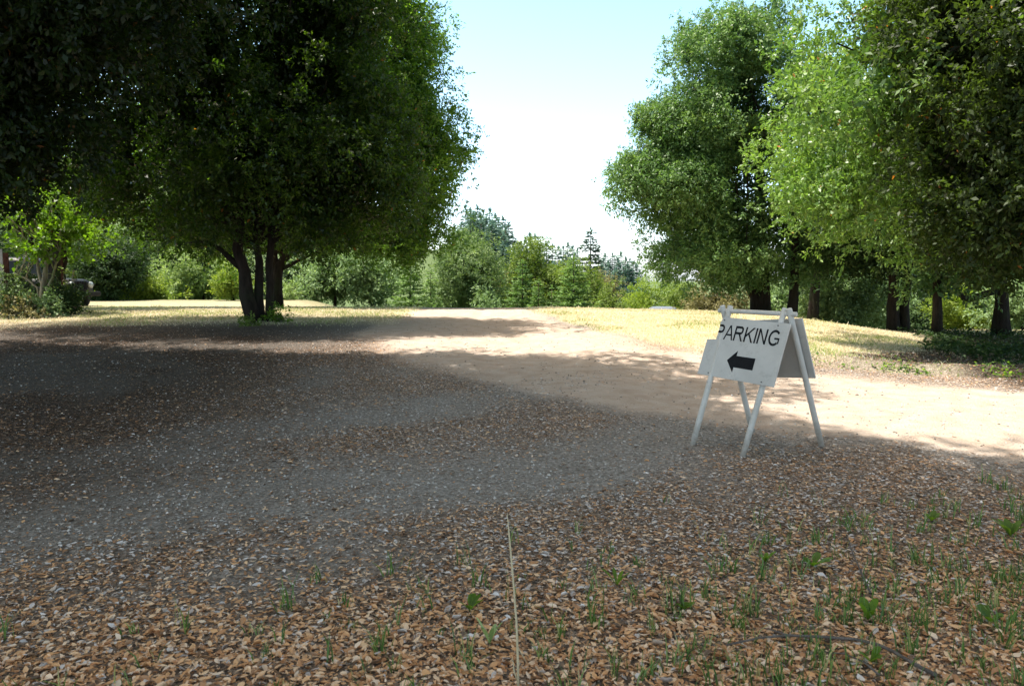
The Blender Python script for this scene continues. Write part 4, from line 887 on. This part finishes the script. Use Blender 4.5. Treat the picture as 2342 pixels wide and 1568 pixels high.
def sign():
    feet = {k: ground_at(*v) for k, v in dict(FL=(1577, 1014), FR=(1705, 1045), BR=(1872, 1018), BL=(1728, 988)).items()}
    c = sum(feet.values())/4
    e = nrm((feet['FR']-feet['FL'])+(feet['BR']-feet['BL'])); e[2] = 0; e = nrm(e)
    f = np.array([e[1], -e[0], 0])            # towards the camera side
    if f[1] > 0: f = -f
    hs = .30; hb = .41; Ht = 1.15
    z0 = c[2]
    t = empty('parking_sign', c, 'white folding A-frame sign reading PARKING with a black left arrow, upper left corner broken off', 'sign')
    top = P(1728, 714, c[1])-c; Ht = top[2]
    e = nrm(P(1797, 716, c[1]+.29*e[1])-P(1662, 712, c[1]-.29*e[1])); e[2] = -.012; e = nrm(e)
    hs = .5*np.linalg.norm(P(1797, 716, c[1]+.29*e[1])-P(1662, 712, c[1]-.29*e[1])); f = np.array([e[1], -e[0], 0])
    if f[1] > 0: f = -f
    def foot(k):
        q = feet[k]-c; s = 1 if 'R' in k else -1; ff = 1 if 'F' in k else -1
        q[2] = float(g(*(c+q)[:2]))-c[2]-.01; return q
    r = .0235
    fr = {}
    for k in ('FL', 'FR', 'BL', 'BR'):
        s = 1 if 'R' in k else -1; ff = 1 if 'F' in k else -1
        a = foot(k); off = e*(.036 if ff > 0 else -.036)*s*1.0
        b = top+e*hs*s-off*.8-f*.0*ff
        a = a-off*.8
        d = nrm(b-a); b2 = b+d*.045+f*0
        fr[k] = (a, b)
        mb = MB(); mb.tube([a, a+(b2-a)*.5, b2], [r, r, r*.97], 18); o = mb.build('leg', M['pvc'], t, True, .003)
    mb = MB(); mb.tube([top-e*(hs+.075), top, top+e*(hs+.085)], r*.8, 16); mb.build('crossbar', M['pvc'], t, True, .003)
    W, H, th = .75, .51, .012
    def board_frame(ff):
        k = 'F' if ff > 0 else 'B'
        a = .5*(fr[k+'L'][0]+fr[k+'R'][0]); b = .5*(fr[k+'L'][1]+fr[k+'R'][1])
        dn = nrm(a-b); e = nrm(nrm(fr[k+'R'][1]-fr[k+'L'][1])+np.array([0, 0, .15])); e = nrm(e-dn*np.dot(e, dn)); n = nrm(np.cross(dn, e)); n = n if np.dot(n, f)*ff > 0 else -n
        return b, dn, n, e
    def mk(ff, poly):
        b, dn, n, e = board_frame(ff); o0 = b+dn*.075+n*(r+.002)
        if ff < 0: o0 = b+dn*.08+n*(r+.002)
        X = lambda u, v, h: o0+e*((u-.5)*W)+dn*(v*H)+n*h
        m = len(poly); V = [X(u, v, 0) for u, v in poly]+[X(u, v, th) for u, v in poly]
        F = [tuple(range(m)), tuple(range(2*m-1, m-1, -1))]+[(i, (i+1) % m+0, m+(i+1) % m, m+i) for i in range(m)]
        o = mesh_obj('board', V, F, M['board'], t)
        bm_ = bmesh.new(); bm_.from_mesh(o.data); bmesh.ops.recalc_face_normals(bm_, faces=bm_.faces); bm_.to_mesh(o.data); bm_.free()
        return o, X
    notch = [(0, 1), (1, 1), (1, 0), (.135, 0), (.128, .06), (.118, .10), (.126, .2), (.122, .385), (.06, .392), (.03, .40), (0, .405)]
    ob, X = mk(1, notch); ob['label'] = 'front board with lettering and a missing upper left corner'
    ob2, X2 = mk(-1, [(0, 1), (1, 1), (1, 0), (0, 0)]); ob2['label'] = 'plain rear board'
    # lettering from strokes: every letter is a set of polygons in (x, y) with cap height 1
    def arcpts(cx, cy, rx, ry, a0, a1, n=20): return [(cx+rx*math.cos(math.radians(a0+(a1-a0)*i/n)), cy+ry*math.sin(math.radians(a0+(a1-a0)*i/n))) for i in range(n+1)]
    s = .15
    def band(outer, inner): return [[outer[i], outer[i+1], inner[i+1], inner[i]] for i in range(len(outer)-1)]
    def rect(x0, y0, x1, y1): return [[(x0, y0), (x1, y0), (x1, y1), (x0, y1)]]
    def bowl(x0, yt, yb, wd):
        ry = (yt-yb)/2; rx = .27
        out = [(x0, yt), (x0+wd-rx, yt)]+arcpts(x0+wd-rx, yb+ry, rx, ry, 90, -90)+[(x0, yb)]
        inn = [(x0, yt-s), (x0+wd-rx, yt-s)]+arcpts(x0+wd-rx, yb+ry, rx-s, ry-s, 90, -90)+[(x0, yb+s)]
        return band(out, inn)
    L = {}
    L['P'] = (rect(0, 0, s, 1)+bowl(s, 1, .42, .62), .86)
    L['A'] = ([[(0, 0), (.14, 0), (.47, .87), (.47, 1), (.40, 1)], [(.47, .87), (.80, 0), (.94, 0), (.54, 1), (.47, 1)], [(.235, .29), (.705, .29), (.66, .405), (.28, .405)]], .99)
    L['R'] = (rect(0, 0, s, 1)+bowl(s, 1, .45, .68)+[[(.42, .47), (.56, .50), (.93, 0), (.77, 0)]], 1.02)
    L['K'] = (rect(0, 0, s, 1)+[[(s, .33), (s, .50), (.70, 1), (.88, 1)], [(.33, .52), (.43, .60), (.90, 0), (.73, 0)]], .97)
    L['I'] = (rect(.02, 0, s+.02, 1), .30)
    L['N'] = (rect(0, 0, s, 1)+rect(.70-.02, 0, .70+s-.02, 1)+[[(s, 1), (s, .80), (.68, 0), (.68, .20)]], 1.0)
    go = arcpts(.52, .5, .52, .52, 40, 318, 34); gi = arcpts(.52, .5, .52-s-.01, .52-s, 40, 318, 34)
    L['G'] = (band(go, gi)+rect(.54, .40, 1.0, .515)+[[(.88, .14), (1.0, .14), (1.0, .40), (.88, .40)]], 1.04)
    V = []; F = []; layer = 0
    x = 0; tot = sum(L[ch][1] for ch in 'PARKING')-.0
    u0, u1, v0, v1 = .098, .925, .125, .372
    for ch in 'PARKING':
        polys, adv = L[ch]
        for pi, pl in enumerate(polys):
            q = [(u0+(px+x)/tot*(u1-u0), v1-py*(v1-v0)) for px, py in pl]
            # clip against the broken edge
            lim = .124
            if min(a for a, _ in q) < lim:
                cl = []
                for i in range(len(q)):
                    A_, B_ = q[i], q[(i+1) % len(q)]
                    if A_[0] >= lim: cl.append(A_)
                    if (A_[0] >= lim) != (B_[0] >= lim):
                        tt = (lim-A_[0])/(B_[0]-A_[0]); cl.append((lim, A_[1]+tt*(B_[1]-A_[1])))
                q = cl
                if len(q) < 3: continue
            o = len(V); V += [X(a, b, th+.0012+.00015*(pi % 7)) for a, b in q]; F.append(tuple(range(o, o+len(q))))
        x += adv
    mesh_obj('lettering', V, F, M['black'], ob)
    ar = [(.345, .70), (.455, .525), (.455, .61), (.70, .61), (.70, .80), (.455, .80), (.455, .885)]
    mesh_obj('arrow', [X(a, b, th+.0012) for a, b in ar], [(0, 1, 2, 5, 6), (2, 3, 4, 5)], M['black'], ob)
    for u, v in ((.165, .05), (.86, .05), (.145, .955), (.845, .955)):
        mb = MB(); p0 = X(u, v, th); nn = nrm(X(u, v, th+.01)-p0); mb.tube([p0, p0+nn*.004], [.006, .005], 10); mb.build('screw', M['screw'], ob)
sign()

# ------------------------------------------------------------------ foreground stalk, twigs, weeds
M['straw'] = simple_mat('dry_straw', (.50, .40, .24), (.62, .54, .36), 8, .6, .3)
M['twig'] = bark_mat('twig_bark', (.09, .075, .065), (.22, .19, .17))
def stalk():
    b = ground_at(1187, 1590); d = b[1]
    t = empty('grass_stalk', b, 'single tall dry grass stalk standing upright in the foreground centre', 'grass stalk')
    pts = [P(1186, 1600, d), P(1184, 1500, d), P(1181, 1420, d), P(1174, 1330, d), P(1166, 1240, d), P(1160, 1174, d)]
    pts = np.array(pts)-b; pts[0, 2] = -.02
    MB().tube(pts, [.0040, .0042, .0036, .0032, .0030, .0008], 8).build('stem', M['straw'], t, True)
    lf = np.array([P(1185, 1560, d), P(1176, 1535, d), P(1172, 1500, d)])-b
    MB().tube(lf, [.003, .0025, .0006], 5).build('leaf', M['straw'], t, True)
    lf = np.array([P(1184, 1478, d), P(1196, 1500, d+.02), P(1210, 1525, d+.05)])-b
    MB().tube(lf, [.002, .002, .0006], 5).build('leaf', M['straw'], t, True)
stalk()
def twig(label, px, r, forks=()):
    pts = [ground_at(*q)+np.array([0, 0, .034]) for q in px]; b = pts[0].copy()
    t = empty('fallen_twig', b, label, 'twig')
    n = len(pts); MB().tube(np.array(pts)-b, np.linspace(r[0], r[1], n), 7, True, .25).build('stem', M['twig'], t, True)
    for fk in forks:
        q = np.array([ground_at(*z)+np.array([0, 0, .036]) for z in fk])-b
        MB().tube(q, np.linspace(r[1]*.9, r[1]*.4, len(q)), 6).build('side_shoot', M['twig'], t, True)
twig('long curved grey twig lying on the leaves at the bottom right', [(2140, 1566), (2085, 1535), (2040, 1508), (2005, 1492), (1955, 1481), (1880, 1476), (1800, 1473), (1735, 1478), (1660, 1495)], (.008, .004), [[(1800, 1473), (1765, 1462), (1740, 1455)]])
twig('short thin twig lying slanted on the leaves right of the centre', [(1990, 1372), (1972, 1330), (1950, 1280), (1935, 1235)], (.005, .003))
twig('small pale twig at the bottom edge below the curved grey twig', [(2010, 1566), (1975, 1535), (1930, 1515), (1880, 1510)], (.0045, .0025))
def weed(label, x, y, n, L, W, seed, upright=.7, mat='maple'):
    R = np.random.default_rng(seed); b = ground_at(x, y)
    t = empty('broadleaf_weed', b, label, 'weed', 'green weeds among the fallen leaves')
    for k in range(n):
        a = 6.283*k/n+R.normal(0, .3); d = np.array([math.cos(a), math.sin(a), 0]); l = L*(.7+.5*R.random()); w = W*(.8+.4*R.random())
        s = np.array([-d[1], d[0], 0]); V = []; F = []
        for i, (tt, ww) in enumerate([(0, .18), (.25, .55), (.5, 1), (.75, .85), (.92, .45), (1, .03)]):
            c = d*l*tt*(1-.3*upright)+np.array([0, 0, l*upright*(tt-.35*tt*tt)+.01])
            for q in (-1, 0, 1): V.append(c+s*w*.5*ww*q+np.array([0, 0, abs(q)*w*.14*ww]))
        for i in range(5):
            for q in (0, 1): F.append((i*3+q, i*3+q+1, i*3+q+4, i*3+q+3))
        mesh_obj('leaf', V, F, M[mat], t, True, {'tint': ('POINT', np.full(len(V), .2+.7*R.random()))})
weed('bright green weed left of the tall dry stalk', 1075, 1402, 8, .085, .03, 301, 1.0)
weed('narrow pale-green leaves at the lower left of the dry stalk', 1120, 1480, 6, .09, .02, 302, 1.5, 'willow')
weed('green tuft with wide blades right of the dry stalk', 1410, 1345, 6, .11, .02, 303, 1.1)
weed('broad green rosette left of the slanted twig', 1860, 1300, 6, .10, .05, 304, .7)
weed('single upright leafy weed below the slanted twig', 1985, 1425, 4, .09, .04, 305, 1.4)
weed('round-leaved weed at the right side above the curved twig', 2265, 1430, 5, .08, .05, 306, 1.0)
weed('small green rosette between the dry stalk and the slanted twig', 1565, 1400, 7, .06, .03, 307, .8)
weed('leafy weed at the right frame edge in the shade', 2310, 1230, 9, .13, .035, 308, 1.0)
weed('low green weed just above the bottom edge near the curved twig', 1990, 1520, 5, .08, .03, 309, .9)
weed('green weed growing among leaves below the sign', 1750, 1290, 6, .07, .025, 310, 1.0)
weed('low weed near the bright ground patch at the right', 2130, 1195, 7, .08, .03, 311, .9)

# ------------------------------------------------------------------ light, sky, camera
EL = math.radians(70); sh = np.array([-.97, .24]); sh /= np.linalg.norm(sh)
sdir = Vector((sh[0]*math.cos(EL), sh[1]*math.cos(EL), math.sin(EL)))
sun = bpy.data.lights.new('sun', 'SUN'); sun.energy = 10.0; sun.angle = math.radians(.53); sun.color = (1.0, .95, .87)
so = bpy.data.objects.new('sun', sun); link(so); so.rotation_euler = (-sdir).to_track_quat('-Z', 'Y').to_euler(); so.location = (0, 0, 30)
w = bpy.data.worlds.new('World'); scn.world = w; w.use_nodes = True; nt = w.node_tree; nt.nodes.clear()
out = nt.nodes.new('ShaderNodeOutputWorld'); bg = nt.nodes.new('ShaderNodeBackground'); sk = nt.nodes.new('ShaderNodeTexSky')
sk.sky_type = 'NISHITA'; sk.sun_disc = False; sk.sun_elevation = EL; sk.sun_rotation = math.atan2(sh[0], sh[1]) % (2*math.pi)
sk.air_density = 1.0; sk.dust_density = 2.5; sk.ozone_density = 1.0; sk.altitude = 50
bg.inputs['Strength'].default_value = .275
tcw = nt.nodes.new('ShaderNodeTexCoord'); sx_ = nt.nodes.new('ShaderNodeSeparateXYZ'); nt.links.new(tcw.outputs['Generated'], sx_.inputs[0])
hz = ramp(nt, sx_.outputs[2], [(0, (3.2, 3.5, 4.2)), (.05, (2.1, 2.3, 2.6)), (.14, (1.55, 1.7, 1.75)), (.36, (1.15, 1.45, 1.3)), (.55, (1.34, 1.12, .76))])
tn = mixc(nt, 1.0, sk.outputs[0], hz, 'MULTIPLY'); nt.links.new(tn, bg.inputs[0]); nt.links.new(bg.outputs[0], out.inputs[0])
cam = bpy.data.cameras.new('camera'); co = bpy.data.objects.new('camera', cam); link(co); scn.camera = co
cam.sensor_width = 23.6; cam.lens = FPX/2342*23.6; cam.clip_end = 6000; cam.clip_start = .05
co.location = EYE; co.rotation_euler = (math.pi/2-PITCH, 0, 0)
cam.dof.use_dof = True; cam.dof.focus_distance = 8.0; cam.dof.aperture_fstop = 4.0
scn.view_settings.view_transform = 'Standard'; scn.view_settings.look = 'None'; scn.view_settings.exposure = 0
scn.render.engine = 'CYCLES'; scn.cycles.use_denoising = True; scn.cycles.denoising_prefilter = 'ACCURATE'
cy = scn.cycles; cy.max_bounces = 6; cy.diffuse_bounces = 3; cy.glossy_bounces = 2; cy.transmission_bounces = 4; cy.transparent_max_bounces = 4
cy.caustics_reflective = False; cy.caustics_refractive = False
